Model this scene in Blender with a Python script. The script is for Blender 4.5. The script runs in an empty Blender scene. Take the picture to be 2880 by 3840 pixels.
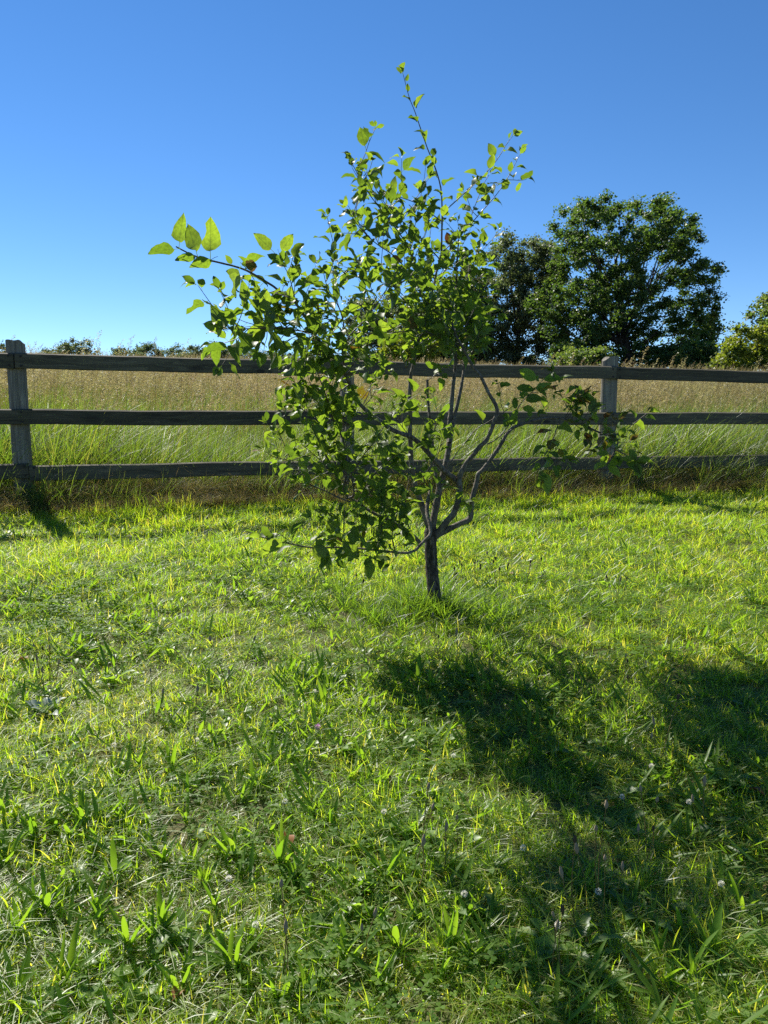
import bpy, math, random
import numpy as np
from mathutils import Vector, Matrix

rng = np.random.default_rng(7)
random.seed(7)
scene = bpy.context.scene
COL = scene.collection
R = math.radians

# ---------------------------------------------------------------- camera, sky, sun, exposure
PITCH = R(6.66)
EYE = 1.5
cam_d = bpy.data.cameras.new("camera")
cam_d.sensor_fit = 'VERTICAL'
cam_d.sensor_height = 36.0
cam_d.lens = 36.0 * 2885 / 3840
cam_d.clip_start = 0.05
cam_d.clip_end = 6000
cam = bpy.data.objects.new("camera", cam_d)
cam.location = (0, 0, EYE)
cam.rotation_euler = (R(90) - PITCH, 0, 0)
COL.objects.link(cam)
scene.camera = cam

SUN_AZ = R(-36)      # measured from +Y (straight ahead) towards +X
SUN_EL = R(44.5)
world = bpy.data.worlds.new("World")
scene.world = world
world.use_nodes = True
wn = world.node_tree
bg = wn.nodes["Background"]
sky = wn.nodes.new("ShaderNodeTexSky")
sky.sky_type = 'NISHITA'
sky.sun_disc = False
sky.sun_elevation = SUN_EL
sky.sun_rotation = SUN_AZ
sky.altitude = 300
sky.air_density = 0.75
sky.dust_density = 0.0
sky.ozone_density = 3.0
hs = wn.nodes.new("ShaderNodeHueSaturation")
hs.inputs["Saturation"].default_value = 1.22
hs.inputs["Hue"].default_value = 0.502
wn.links.new(sky.outputs[0], hs.inputs["Color"])
wn.links.new(hs.outputs[0], bg.inputs[0])
bg.inputs[1].default_value = 0.083

sun_d = bpy.data.lights.new("sun", 'SUN')
sun_d.energy = 5.0
sun_d.angle = R(0.5)
sun_d.color = (1.0, 0.95, 0.86)
sun = bpy.data.objects.new("sun", sun_d)
sdir = Vector((math.sin(SUN_AZ) * math.cos(SUN_EL), math.cos(SUN_AZ) * math.cos(SUN_EL), math.sin(SUN_EL)))
sun.rotation_euler = sdir.to_track_quat('Z', 'Y').to_euler()
COL.objects.link(sun)
scene.view_settings.view_transform = 'Standard'
scene.view_settings.look = 'None'
scene.view_settings.gamma = 1.0
scene.view_settings.use_curve_mapping = False
scene.view_settings.exposure = 0.92
scene.cycles.use_denoising = False
scene.cycles.max_bounces = 6
scene.cycles.transmission_bounces = 4
scene.cycles.diffuse_bounces = 3

# ---------------------------------------------------------------- survey of the site
# The yard is a slope that climbs to the fence; n is the distance uphill, square to the fence, s runs along the fence.
G = 0.098
NX, NY = -0.276, 0.961
FN = 7.64            # the fence stands at n = FN

def zfun(n):
    n = np.asarray(n, float)
    m9 = np.clip(n - 9, 0, None)
    z = G * np.clip(n, -14, 9) + 0.083 * np.minimum(m9, 35)
    m = np.clip(n - 44, 0, None)
    z = z + 0.083 * m - 0.0022 * np.clip(m, 0, 45) ** 2 - (m > 45) * (m - 45) * 0.0022 * 90
    return np.maximum(z, -14.0)

def bump(x, y):
    return 0.018 * np.sin(x * 1.7 + 1.3 * np.sin(y * 0.9)) * np.cos(y * 1.3 + 0.7) + 0.010 * np.sin(x * 4.1 + y * 3.3)

def gz(x, y):
    x = np.asarray(x, float); y = np.asarray(y, float)
    n = NX * x + NY * y
    return zfun(n) + bump(x, y) * np.exp(-(np.abs(n) / 60.0) ** 2)

def sn(s, n):
    return NY * s + NX * n, -NX * s + NY * n

def at(px, py, d):
    """the place at depth d along the sight line through a point of the survey photograph"""
    X = (px - 1440) / 2885 * d
    u = (1920 - py) / 2885 * d
    return Vector((X, d * math.cos(PITCH) + u * math.sin(PITCH), EYE - d * math.sin(PITCH) + u * math.cos(PITCH)))

def ground_at(px, py):
    a = at(px, py, 0.0); b = at(px, py, 1.0) - a
    lo, hi = 0.5, 60.0
    for _ in range(50):
        m = 0.5 * (lo + hi); p = a + b * m
        if p.z > float(gz(p.x, p.y)): lo = m
        else: hi = m
    p = a + b * lo
    p.z = float(gz(p.x, p.y))
    return p

# ---------------------------------------------------------------- object helpers
def link(o, parent=None):
    COL.objects.link(o)
    if parent is not None:
        o.parent = parent
    return o

def mesh_np(name, verts, faces, mat=None, smooth=False, attrs=None, uv=None):
    me = bpy.data.meshes.new(name)
    verts = np.asarray(verts, np.float32)
    if isinstance(faces, list):
        me.from_pydata([tuple(v) for v in verts.tolist()], [], [tuple(f) for f in faces])
    else:
        groups = faces if isinstance(faces, tuple) else (faces,)
        loops = np.concatenate([g.ravel() for g in groups]).astype(np.int32)
        tot = np.concatenate([np.full(len(g), g.shape[1], np.int32) for g in groups])
        start = np.concatenate([[0], np.cumsum(tot)[:-1]]).astype(np.int32)
        me.vertices.add(len(verts)); me.vertices.foreach_set("co", verts.ravel())
        me.loops.add(len(loops)); me.loops.foreach_set("vertex_index", loops)
        me.polygons.add(len(tot)); me.polygons.foreach_set("loop_start", start)
        me.update(calc_edges=True)
    if attrs:
        for k, v in attrs.items():
            a = me.attributes.new(k, 'FLOAT', 'POINT')
            a.data.foreach_set("value", np.asarray(v, np.float32))
    if uv is not None:
        li = np.empty(len(me.loops), np.int32); me.loops.foreach_get("vertex_index", li)
        l = me.uv_layers.new(name="UVMap")
        l.data.foreach_set("uv", np.asarray(uv, np.float32)[li].ravel())
    if smooth:
        me.polygons.foreach_set("use_smooth", np.ones(len(me.polygons), bool))
    if mat: me.materials.append(mat)
    me.validate(verbose=False)
    return me

def obj(name, me, parent=None, **props):
    o = bpy.data.objects.new(name, me)
    link(o, parent)
    for k, v in props.items(): o[k] = v
    return o

def thing(name, loc, label, cat, group=None):
    o = bpy.data.objects.new(name, None)
    o.empty_display_size = 0.1
    o.location = loc
    link(o)
    o["label"] = label; o["category"] = cat
    if group: o["group"] = group
    return o

# ---------------------------------------------------------------- material helpers
class NT:
    def __init__(self, name):
        self.m = bpy.data.materials.new(name); self.m.use_nodes = True
        self.t = self.m.node_tree; self.t.nodes.clear()
        self.out = self.n("ShaderNodeOutputMaterial")
    def n(self, typ, **kw):
        x = self.t.nodes.new(typ)
        for k, v in kw.items(): setattr(x, k, v)
        return x
    def set(self, sock, v):
        if isinstance(v, bpy.types.NodeSocket): self.t.links.new(v, sock)
        else: sock.default_value = v
    def math(self, op, a, b=0.0, c=0.0, clamp=False):
        x = self.n("ShaderNodeMath", operation=op, use_clamp=clamp)
        self.set(x.inputs[0], a); self.set(x.inputs[1], b); self.set(x.inputs[2], c)
        return x.outputs[0]
    def mix(self, f, a, b, blend='MIX'):
        x = self.n("ShaderNodeMix", data_type='RGBA', blend_type=blend)
        self.set(x.inputs[0], f); self.set(x.inputs[6], a); self.set(x.inputs[7], b)
        return x.outputs[2]
    def noise(self, vec, scale, detail=3, rough=0.55):
        x = self.n("ShaderNodeTexNoise")
        self.set(x.inputs["Vector"], vec); x.inputs["Scale"].default_value = scale
        x.inputs["Detail"].default_value = detail; x.inputs["Roughness"].default_value = rough
        return x.outputs[0]
    def ramp(self, f, stops):
        x = self.n("ShaderNodeValToRGB")
        e = x.color_ramp.elements
        while len(e) < len(stops): e.new(0.5)
        for i, (p, c) in enumerate(stops):
            e[i].position = p; e[i].color = c if len(c) == 4 else (*c, 1)
        self.set(x.inputs[0], f)
        return x.outputs[0]
    def mapping(self, vec, scale=(1, 1, 1), rot=(0, 0, 0)):
        x = self.n("ShaderNodeMapping")
        self.set(x.inputs[0], vec); x.inputs["Scale"].default_value = scale; x.inputs["Rotation"].default_value = rot
        return x.outputs[0]

def C(r, g, b): return (r, g, b, 1)

def foliage(name, cols, trans, tcol, gloss=0.12, rough=0.42, world_scale=0.0, world_cols=None, tip=None, veins=False, under=None, spots=None):
    """leaf / blade material: diffuse + translucent + sheen; colours vary per piece (rnd attribute, object random)"""
    k = NT(name)
    at_ = k.n("ShaderNodeAttribute", attribute_name="rnd").outputs["Fac"]
    oi = k.n("ShaderNodeObjectInfo").outputs["Random"]
    r = k.math('FRACT', k.math('ADD', at_, oi))
    col = k.ramp(r, [(i / max(1, len(cols) - 1), c) for i, c in enumerate(cols)])
    if world_scale:
        pos = k.n("ShaderNodeNewGeometry").outputs["Position"]
        f = k.noise(pos, world_scale, 3, 0.6)
        f = k.ramp(f, [(0.36, (0, 0, 0)), (0.64, (1, 1, 1))])
        col = k.mix(f, col, k.mix(1.0, col, world_cols, 'MULTIPLY'))
    if tip is not None:
        tv = k.n("ShaderNodeAttribute", attribute_name="tip").outputs["Fac"]
        col = k.mix(k.math('MULTIPLY', tv, tip[0]), col, tip[1])
    tr = k.mix(1.0, col, tcol, 'MULTIPLY')
    if veins:
        uv = k.n("ShaderNodeUVMap").outputs[0]
        sp = k.n("ShaderNodeSeparateXYZ"); k.set(sp.inputs[0], uv)
        au = k.math('ABSOLUTE', k.math('SUBTRACT', sp.outputs[0], 0.5))
        mid = k.math('LESS_THAN', au, 0.03)
        w = k.math('SINE', k.math('MULTIPLY', k.math('SUBTRACT', sp.outputs[1], k.math('MULTIPLY', au, 0.55)), 48.0))
        sv = k.math('MULTIPLY', k.math('SMOOTHSTEP' if False else 'GREATER_THAN', w, 0.86), 0.30)
        vv = k.math('MAXIMUM', k.math('MULTIPLY', mid, 0.6), sv)
        col = k.mix(vv, col, C(0.20, 0.27, 0.09))
        tr = k.mix(k.math('MULTIPLY', vv, 0.75), tr, C(0.10, 0.16, 0.02))
        pn = k.noise(k.n("ShaderNodeTexCoord").outputs["Object"], 9.0, 2)
        tr = k.mix(1.0, tr, k.ramp(pn, [(0.3, (0.72, 0.72, 0.72)), (0.7, (1.15, 1.15, 1.15))]), 'MULTIPLY')
    if spots is not None:
        sn_ = k.noise(k.n("ShaderNodeTexCoord").outputs["Object"], spots[0], 2)
        sm = k.ramp(sn_, [(spots[1], (0, 0, 0)), (spots[1] + 0.04, (1, 1, 1))])
        col = k.mix(sm, col, spots[2]); tr = k.mix(sm, tr, spots[2])
    if under is not None:
        bf = k.n("ShaderNodeNewGeometry").outputs["Backfacing"]
        col = k.mix(k.math('MULTIPLY', bf, under[0]), col, under[1])
    d = k.n("ShaderNodeBsdfDiffuse"); k.set(d.inputs[0], col)
    t = k.n("ShaderNodeBsdfTranslucent"); k.set(t.inputs[0], tr)
    mx = k.n("ShaderNodeMixShader"); mx.inputs[0].default_value = trans
    k.t.links.new(d.outputs[0], mx.inputs[1]); k.t.links.new(t.outputs[0], mx.inputs[2])
    g = k.n("ShaderNodeBsdfGlossy"); g.inputs["Roughness"].default_value = rough; g.inputs[0].default_value = C(1, 1, 1)
    fr = k.n("ShaderNodeFresnel"); fr.inputs[0].default_value = 1.42
    m2 = k.n("ShaderNodeMixShader")
    k.set(m2.inputs[0], k.math('MINIMUM', k.math('MULTIPLY', fr.outputs[0], gloss * 5), gloss))
    k.t.links.new(mx.outputs[0], m2.inputs[1]); k.t.links.new(g.outputs[0], m2.inputs[2])
    k.t.links.new(m2.outputs[0], k.out.inputs[0])
    return k.m

def solid(name, build, rough=0.8, bump_s=None, spec=0.3):
    k = NT(name)
    p = k.n("ShaderNodeBsdfPrincipled")
    p.inputs["Roughness"].default_value = rough
    p.inputs["Specular IOR Level"].default_value = spec
    col, h = build(k)
    k.set(p.inputs["Base Color"], col)
    if h is not None:
        b = k.n("ShaderNodeBump"); b.inputs["Strength"].default_value = bump_s[0]; b.inputs["Distance"].default_value = bump_s[1]
        k.set(b.inputs["Height"], h); k.t.links.new(b.outputs[0], p.inputs["Normal"])
    k.t.links.new(p.outputs[0], k.out.inputs[0])
    return k.m

def m_soil(k):
    pos = k.n("ShaderNodeNewGeometry").outputs["Position"]
    a = k.noise(pos, 1.3, 4); b = k.noise(pos, 38, 4)
    c = k.mix(k.ramp(a, [(0.35, (0, 0, 0)), (0.65, (1, 1, 1))]), C(0.070, 0.085, 0.026), C(0.12, 0.11, 0.048))
    c = k.mix(k.ramp(b, [(0.4, (0, 0, 0)), (0.7, (1, 1, 1))]), c, C(0.085, 0.070, 0.036))
    return c, b
M_lawn_soil = solid("lawn_soil", m_soil, 0.95, (0.6, 0.02))
def m_field(k):
    pos = k.n("ShaderNodeNewGeometry").outputs["Position"]
    a = k.noise(pos, 0.35, 4); b = k.noise(pos, 8, 4)
    c = k.mix(k.ramp(a, [(0.35, (0, 0, 0)), (0.65, (1, 1, 1))]), C(0.10, 0.085, 0.035), C(0.075, 0.085, 0.028))
    return k.mix(b, c, C(0.14, 0.105, 0.055)), b
M_field_soil = solid("field_soil", m_field, 0.95, (0.6, 0.05))

def m_wood(k):
    tc = k.n("ShaderNodeTexCoord").outputs["Object"]
    rnd = k.n("ShaderNodeObjectInfo").outputs["Random"]
    off = k.n("ShaderNodeVectorMath", operation='ADD'); k.set(off.inputs[0], tc)
    cb = k.n("ShaderNodeCombineXYZ"); k.set(cb.inputs[0], k.math('MULTIPLY', rnd, 40.0)); k.set(cb.inputs[2], k.math('MULTIPLY', rnd, 9.0)); k.set(off.inputs[1], cb.outputs[0])
    v = off.outputs[0]
    w1 = k.noise(k.mapping(v, (1.3, 4, 9)), 1.2, 3)
    cs = k.n("ShaderNodeCombineXYZ"); k.set(cs.inputs[2], k.math('MULTIPLY', w1, 0.16))
    v2 = k.n("ShaderNodeVectorMath", operation='ADD'); k.set(v2.inputs[0], v); k.set(v2.inputs[1], cs.outputs[0])
    g1 = k.noise(k.mapping(v2.outputs[0], (0.9, 14, 34)), 2.2, 4, 0.65)
    g2 = k.noise(k.mapping(v2.outputs[0], (2.2, 40, 120)), 2.5, 3, 0.6)
    big = k.noise(k.mapping(v, (1.1, 2, 6)), 1.0, 3)
    c = k.ramp(g1, [(0.30, (0.050, 0.043, 0.031)), (0.47, (0.105, 0.093, 0.068)), (0.62, (0.165, 0.147, 0.11)), (0.75, (0.24, 0.215, 0.165))])
    c = k.mix(k.math('MULTIPLY', k.ramp(g2, [(0.50, (0, 0, 0)), (0.66, (1, 1, 1))]), 0.45), c, C(0.045, 0.040, 0.034))
    c = k.mix(k.ramp(big, [(0.35, (0, 0, 0)), (0.7, (0.5, 0.5, 0.5))]), c, C(0.085, 0.088, 0.070))
    c = k.mix(1.0, c, k.ramp(rnd, [(0, (0.62, 0.595, 0.50)), (1, (1.02, 0.98, 0.84))]), 'MULTIPLY')
    # knots: sparse dark eyes along the board
    vo = k.n("ShaderNodeTexVoronoi", feature='F1'); vo.inputs["Scale"].default_value = 1.0
    k.set(vo.inputs["Vector"], k.mapping(v, (1.35, 0.01, 3.4))); vo.inputs["Randomness"].default_value = 1.0
    kd = vo.outputs["Distance"]
    kn = k.ramp(kd, [(0.0, (1, 1, 1)), (0.075, (0.85, 0.85, 0.85)), (0.10, (0.1, 0.1, 0.1)), (0.13, (0.55, 0.55, 0.55)), (0.19, (0, 0, 0))])
    c = k.mix(kn, c, C(0.026, 0.021, 0.017))
    h = k.math('SUBTRACT', k.math('ADD', g1, k.math('MULTIPLY', g2, 0.5)), k.math('MULTIPLY', kn, 0.2))
    return c, h
M_rail = solid("weathered_board", m_wood, 0.85, (0.5, 0.006), 0.25)
def m_post(k):
    tc = k.n("ShaderNodeTexCoord").outputs["Object"]
    rnd = k.n("ShaderNodeObjectInfo").outputs["Random"]
    off = k.n("ShaderNodeVectorMath", operation='ADD'); k.set(off.inputs[0], tc)
    cb = k.n("ShaderNodeCombineXYZ"); k.set(cb.inputs[2], k.math('MULTIPLY', rnd, 40.0)); k.set(off.inputs[1], cb.outputs[0])
    v = off.outputs[0]
    g1 = k.noise(k.mapping(v, (26, 26, 0.9)), 2.0, 4, 0.65)
    g2 = k.noise(k.mapping(v, (90, 90, 2.0)), 2.0, 3, 0.6)
    big = k.noise(v, 4.0, 3)
    c = k.ramp(g1, [(0.30, (0.10, 0.090, 0.070)), (0.5, (0.21, 0.190, 0.150)), (0.66, (0.32, 0.295, 0.24)), (0.78, (0.40, 0.375, 0.31))])
    c = k.mix(k.math('MULTIPLY', k.ramp(g2, [(0.52, (0, 0, 0)), (0.68, (1, 1, 1))]), 0.6), c, C(0.05, 0.044, 0.037))
    c = k.mix(k.ramp(big, [(0.45, (0, 0, 0)), (0.75, (0.5, 0.5, 0.5))]), c, C(0.115, 0.105, 0.075))
    return c, k.math('ADD', g1, k.math('MULTIPLY', g2, 0.6))
M_post = solid("weathered_post", m_post, 0.9, (0.6, 0.008), 0.2)
def m_nail(k): return C(0.02, 0.017, 0.014), None
M_nail = solid("rusty_nail", m_nail, 0.6)
M_crack = solid("split_shadow_wood", lambda k: (C(0.03, 0.026, 0.022), None), 0.95)

def m_bark(k):
    tc = k.n("ShaderNodeTexCoord").outputs["Object"]
    a = k.noise(k.mapping(tc, (1, 1, 0.5)), 60, 4, 0.65); b = k.noise(tc, 17, 3); c2 = k.noise(tc, 130, 3)
    c = k.ramp(a, [(0.32, (0.055, 0.045, 0.033)), (0.52, (0.135, 0.113, 0.085)), (0.72, (0.24, 0.21, 0.165))])
    c = k.mix(k.ramp(b, [(0.56, (0, 0, 0)), (0.66, (0.8, 0.8, 0.8))]), c, C(0.19, 0.185, 0.15))
    c = k.mix(k.ramp(c2, [(0.62, (0, 0, 0)), (0.70, (0.7, 0.7, 0.7))]), c, C(0.30, 0.29, 0.24))
    return c, a
M_bark = solid("apple_bark", m_bark, 0.85, (0.9, 0.012), 0.3)
def m_trunk(k):
    tc = k.n("ShaderNodeTexCoord").outputs["Object"]
    a = k.noise(k.mapping(tc, (1, 1, 0.45)), 48, 5, 0.7); b = k.noise(tc, 13, 3)
    c = k.ramp(a, [(0.34, (0.020, 0.016, 0.012)), (0.50, (0.075, 0.060, 0.045)), (0.66, (0.20, 0.17, 0.13))])
    c = k.mix(k.ramp(b, [(0.58, (0, 0, 0)), (0.70, (0.75, 0.75, 0.75))]), c, C(0.16, 0.145, 0.115))
    return c, a
M_trunk = solid("rough_trunk_bark", m_trunk, 0.9, (1.0, 0.02), 0.25)
def m_twig(k):
    tc = k.n("ShaderNodeTexCoord").outputs["Object"]
    a = k.noise(tc, 45, 3)
    return k.ramp(a, [(0.35, (0.045, 0.033, 0.024)), (0.65, (0.12, 0.095, 0.07))]), a
M_twig = solid("twig_bark", m_twig, 0.6, (0.4, 0.003), 0.4)
def m_tree_bark(k):
    tc = k.n("ShaderNodeTexCoord").outputs["Object"]
    a = k.noise(k.mapping(tc, (1, 1, 0.3)), 9, 4)
    return k.ramp(a, [(0.35, (0.03, 0.024, 0.019)), (0.65, (0.085, 0.07, 0.055))]), a
M_tree_bark = solid("old_tree_bark", m_tree_bark, 0.9, (0.8, 0.05))

M_leaf = foliage("apple_leaf", [C(0.034, 0.060, 0.013), C(0.046, 0.076, 0.014), C(0.060, 0.094, 0.018), C(0.078, 0.112, 0.022)], 0.50, C(4.8, 4.7, 1.3), 0.05, 0.46, veins=True, under=(0.5, C(0.12, 0.155, 0.085)))
M_leaf_yellow = foliage("apple_leaf_yellowing", [C(0.11, 0.13, 0.022), C(0.15, 0.13, 0.02)], 0.45, C(1.9, 1.5, 0.6), 0.08, 0.45, veins=True, spots=(14, 0.55, C(0.16, 0.06, 0.012)))
M_leaf_brown = foliage("apple_leaf_withered", [C(0.10, 0.065, 0.028), C(0.20, 0.145, 0.07), C(0.06, 0.05, 0.02)], 0.3, C(1.6, 1.2, 0.8), 0.05, 0.55, veins=True, spots=(10, 0.55, C(0.05, 0.075, 0.015)))
M_grass = foliage("lawn_blade", [C(0.066, 0.125, 0.014), C(0.100, 0.172, 0.018), C(0.135, 0.205, 0.022), C(0.165, 0.212, 0.034), C(0.25, 0.23, 0.10)], 0.52, C(4.3, 4.3, 1.1), 0.045, 0.45, world_scale=0.9, world_cols=C(1.22, 1.10, 1.05))
M_long = foliage("long_blade", [C(0.040, 0.085, 0.016), C(0.060, 0.11, 0.018), C(0.085, 0.13, 0.022)], 0.55, C(4.6, 4.3, 1.3), 0.04, 0.42)
M_clover = foliage("clover_leaf", [C(0.065, 0.125, 0.024), C(0.095, 0.165, 0.03), C(0.125, 0.195, 0.035)], 0.48, C(3.8, 3.8, 1.1), 0.025, 0.5)
M_plantain = foliage("plantain_leaf", [C(0.060, 0.125, 0.014), C(0.085, 0.155, 0.018), C(0.105, 0.17, 0.022)], 0.52, C(3.6, 3.4, 1.1), 0.07, 0.40, veins=False)
M_dandelion = foliage("dandelion_leaf", [C(0.085, 0.150, 0.035), C(0.115, 0.185, 0.042), C(0.14, 0.205, 0.05)], 0.48, C(3.8, 3.7, 1.1), 0.09, 0.40)
M_silver = foliage("grey_weed_leaf", [C(0.22, 0.26, 0.21), C(0.30, 0.34, 0.28)], 0.3, C(1.5, 1.6, 1.2), 0.10, 0.45)
M_meadow = foliage("meadow_blade", [C(0.050, 0.10, 0.018), C(0.075, 0.13, 0.022), C(0.10, 0.15, 0.028), C(0.028, 0.055, 0.014), C(0.16, 0.165, 0.055)], 0.5, C(3.4, 3.2, 1.2), 0.045, 0.42)
M_stem = foliage("meadow_stem", [C(0.17, 0.14, 0.05), C(0.22, 0.17, 0.075), C(0.13, 0.13, 0.04)], 0.35, C(1.5, 1.4, 1.0), 0.05, 0.5)
M_seed = foliage("seed_head", [C(0.30, 0.225, 0.12), C(0.46, 0.37, 0.21), C(0.20, 0.14, 0.075), C(0.36, 0.28, 0.15)], 0.42, C(1.45, 1.4, 1.1), 0.05, 0.5, world_scale=0.25, world_cols=C(0.82, 0.95, 0.75))
M_thatch = foliage("dry_thatch", [C(0.15, 0.115, 0.06), C(0.26, 0.20, 0.11), C(0.085, 0.065, 0.035), C(0.085, 0.115, 0.03), C(0.07, 0.11, 0.025)], 0.42, C(2.4, 2.3, 1.1), 0.04, 0.5)
M_plantain_seed = solid("plantain_seed_head", lambda k: (C(0.06, 0.042, 0.026), None), 0.9)
M_plantain_seed_pale = solid("plantain_seed_head_pale", lambda k: (C(0.26, 0.20, 0.13), None), 0.9)
M_flower_pink = foliage("clover_bloom_pink", [C(0.45, 0.22, 0.40), C(0.55, 0.32, 0.5)], 0.3, C(1.3, 1.2, 1.3), 0.02, 0.6)
M_flower_white = foliage("clover_bloom_white", [C(0.62, 0.60, 0.50), C(0.72, 0.70, 0.62)], 0.3, C(1.1, 1.1, 1.0), 0.02, 0.6)
M_dead_leaf = foliage("fallen_brown_leaf", [C(0.22, 0.10, 0.04), C(0.16, 0.08, 0.04)], 0.25, C(1.4, 1.2, 0.9), 0.06, 0.5)

# ---------------------------------------------------------------- ground: lawn and field
def sheet(name, s_vals, n_vals, mat):
    S, N = np.meshgrid(s_vals, n_vals, indexing='ij')
    x, y = sn(S, N)
    z = gz(x, y)
    V = np.stack([x, y, z], -1).reshape(-1, 3)
    a, b = S.shape
    i = (np.arange(a - 1)[:, None] * b + np.arange(b - 1)[None, :]).ravel()
    F = np.stack([i, i + b, i + b + 1, i + 1], 1)
    return obj(name, mesh_np(name, V, F, mat, True), kind="structure")
s_axis = np.concatenate([[-2000, -900, -300, -120, -60, -30], np.arange(-18, 18.1, 0.3), [30, 60, 120, 300, 900, 2000]])
g1 = sheet("lawn", s_axis, np.concatenate([[-1500, -400, -100, -30, -14, -6], np.arange(-3, FN, 0.28), [FN]]), M_lawn_soil)
g2 = sheet("field", s_axis, np.concatenate([[FN], np.arange(8, 44, 0.6), np.arange(44, 100, 3), [120, 160, 300, 700, 1500, 3000]]), M_field_soil)

# ---------------------------------------------------------------- fence
fence = thing("rail_fence", Vector((*sn(0, FN), float(gz(*sn(0, FN))))), "weathered grey three-rail wooden fence between the mown lawn and the tall field grass", "fence")
fence_inv = Matrix.Translation(-fence.location)

def frame(s0, n0, z0):
    """local x along the fence, y away from the yard, z up"""
    x, y = sn(s0, n0)
    return Matrix(((NY, NX, 0, x), (-NX, NY, 0, y), (0, 0, 1, z0), (0, 0, 0, 1)))

def s_of(px, top):
    """fence station seen at px"""
    t = (px - 1440) / 2885
    # x = t*y  with x = NY*s + NX*n, y = -NX*s + NY*n (level line of sight)
    return FN * (t * NY - NX) / (NY + t * NX)

def board(s0, s1, zc, h, th, droop0, droop1, seed, n_off):
    """one sawn board, slightly bowed, worn edges; local x runs along it"""
    r = np.random.default_rng(seed)
    L = s1 - s0; N = max(8, int(L / 0.18))
    xs = np.linspace(0, L, N + 1)
    cs = [(-th / 2, -h / 2 + .006), (-th / 2, h / 2 - .011), (-th / 2 + .024, h / 2), (th / 2 - .006, h / 2), (th / 2, h / 2 - .006), (th / 2, -h / 2 + .006), (th / 2 - .006, -h / 2), (-th / 2 + .006, -h / 2)]
    V = []
    p1, p2 = r.uniform(0, 6, 2)
    for x in xs:
        t = x / L
        dz = droop0 * (1 - t) + droop1 * t + 0.005 * math.sin(p1 + 2.1 * x) + 0.002 * math.sin(p2 + 5.3 * x) + r.normal(0, .0012)
        dy = 0.004 * math.sin(p2 + 1.7 * x)
        for (y, z) in cs:
            V.append((x, y + dy + r.normal(0, .0004), z + dz + r.normal(0, .0010)))
    F = []
    for i in range(N):
        for j in range(8):
            a = i * 8 + j; b = i * 8 + (j + 1) % 8
            F.append((a, b, b + 8, a + 8))
    F.append(tuple(range(7, -1, -1))); F.append(tuple(N * 8 + j for j in range(8)))
    return mesh_np("rail", np.array(V), F, M_rail)

nail_v = [(0.010 * math.cos(a), y, 0.010 * math.sin(a)) for y in (-0.003, 0.006) for a in np.linspace(0, 2 * math.pi, 9)[:-1]]
nail_f = [tuple(range(8))] + [(i, i + 8, (i + 1) % 8 + 8, (i + 1) % 8) for i in range(8)]
nail_me = mesh_np("nail", np.array(nail_v), nail_f, M_nail)

post_s = [s_of(85, 0), s_of(1302, 0), s_of(2270, 0)]
RAIL_N = FN - 0.10
def rail(s0, s1, zc, droop0, droop1, seed, nails, h=0.137, th=0.036):
    base = float(zfun(FN))
    M = frame(s0, RAIL_N + 0.0, base + zc)
    o = obj("rail", board(s0, s1, zc, h, th, droop0, droop1, seed, 0), fence)
    o.matrix_basis = fence_inv @ M
    for (ns, nz) in nails:
        t = (ns - s0) / (s1 - s0)
        n = obj("nail", nail_me, o)
        n.location = (ns - s0, -th / 2 - 0.0035, nz + droop0 * (1 - t) + droop1 * t)
    return o
A, B, Cc = post_s
A2 = A - 3.0; C3 = Cc + 3.0
ends = lambda s: [(s, 0.042), (s + 0.004, -0.04)]
# heights above the fence line, read off the photograph
rail(A2 - 1.2, A - 0.010, 1.285, 0.012, 0.006, 1, ends(A - 0.05))
rail(A + 0.002, Cc + 0.028, 1.275, 0.012, 0.012, 2, ends(A + 0.05) + ends(B) + ends(Cc - 0.02))
rail(Cc + 0.034, C3 + 3, 1.283, 0.0, -0.02, 3, ends(Cc + 0.07))
rail(A2 - 1.2, B - 0.004, 0.792, 0.010, 0.0, 4, ends(A + 0.03) + ends(B - 0.05))
rail(B + 0.004, C3 + 3, 0.792, 0.0, 0.0, 5, ends(B + 0.05) + ends(Cc))
rail(A2 - 1.2, A + 0.066, 0.310, 0.0, 0.008, 6, ends(A + 0.03))
rail(A + 0.072, Cc + 0.03, 0.300, 0.0, 0.0, 7, ends(A + 0.11) + ends(B) + ends(Cc - 0.02))
rail(Cc + 0.036, C3 + 3, 0.302, 0.0, 0.0, 8, ends(Cc + 0.08))

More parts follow.
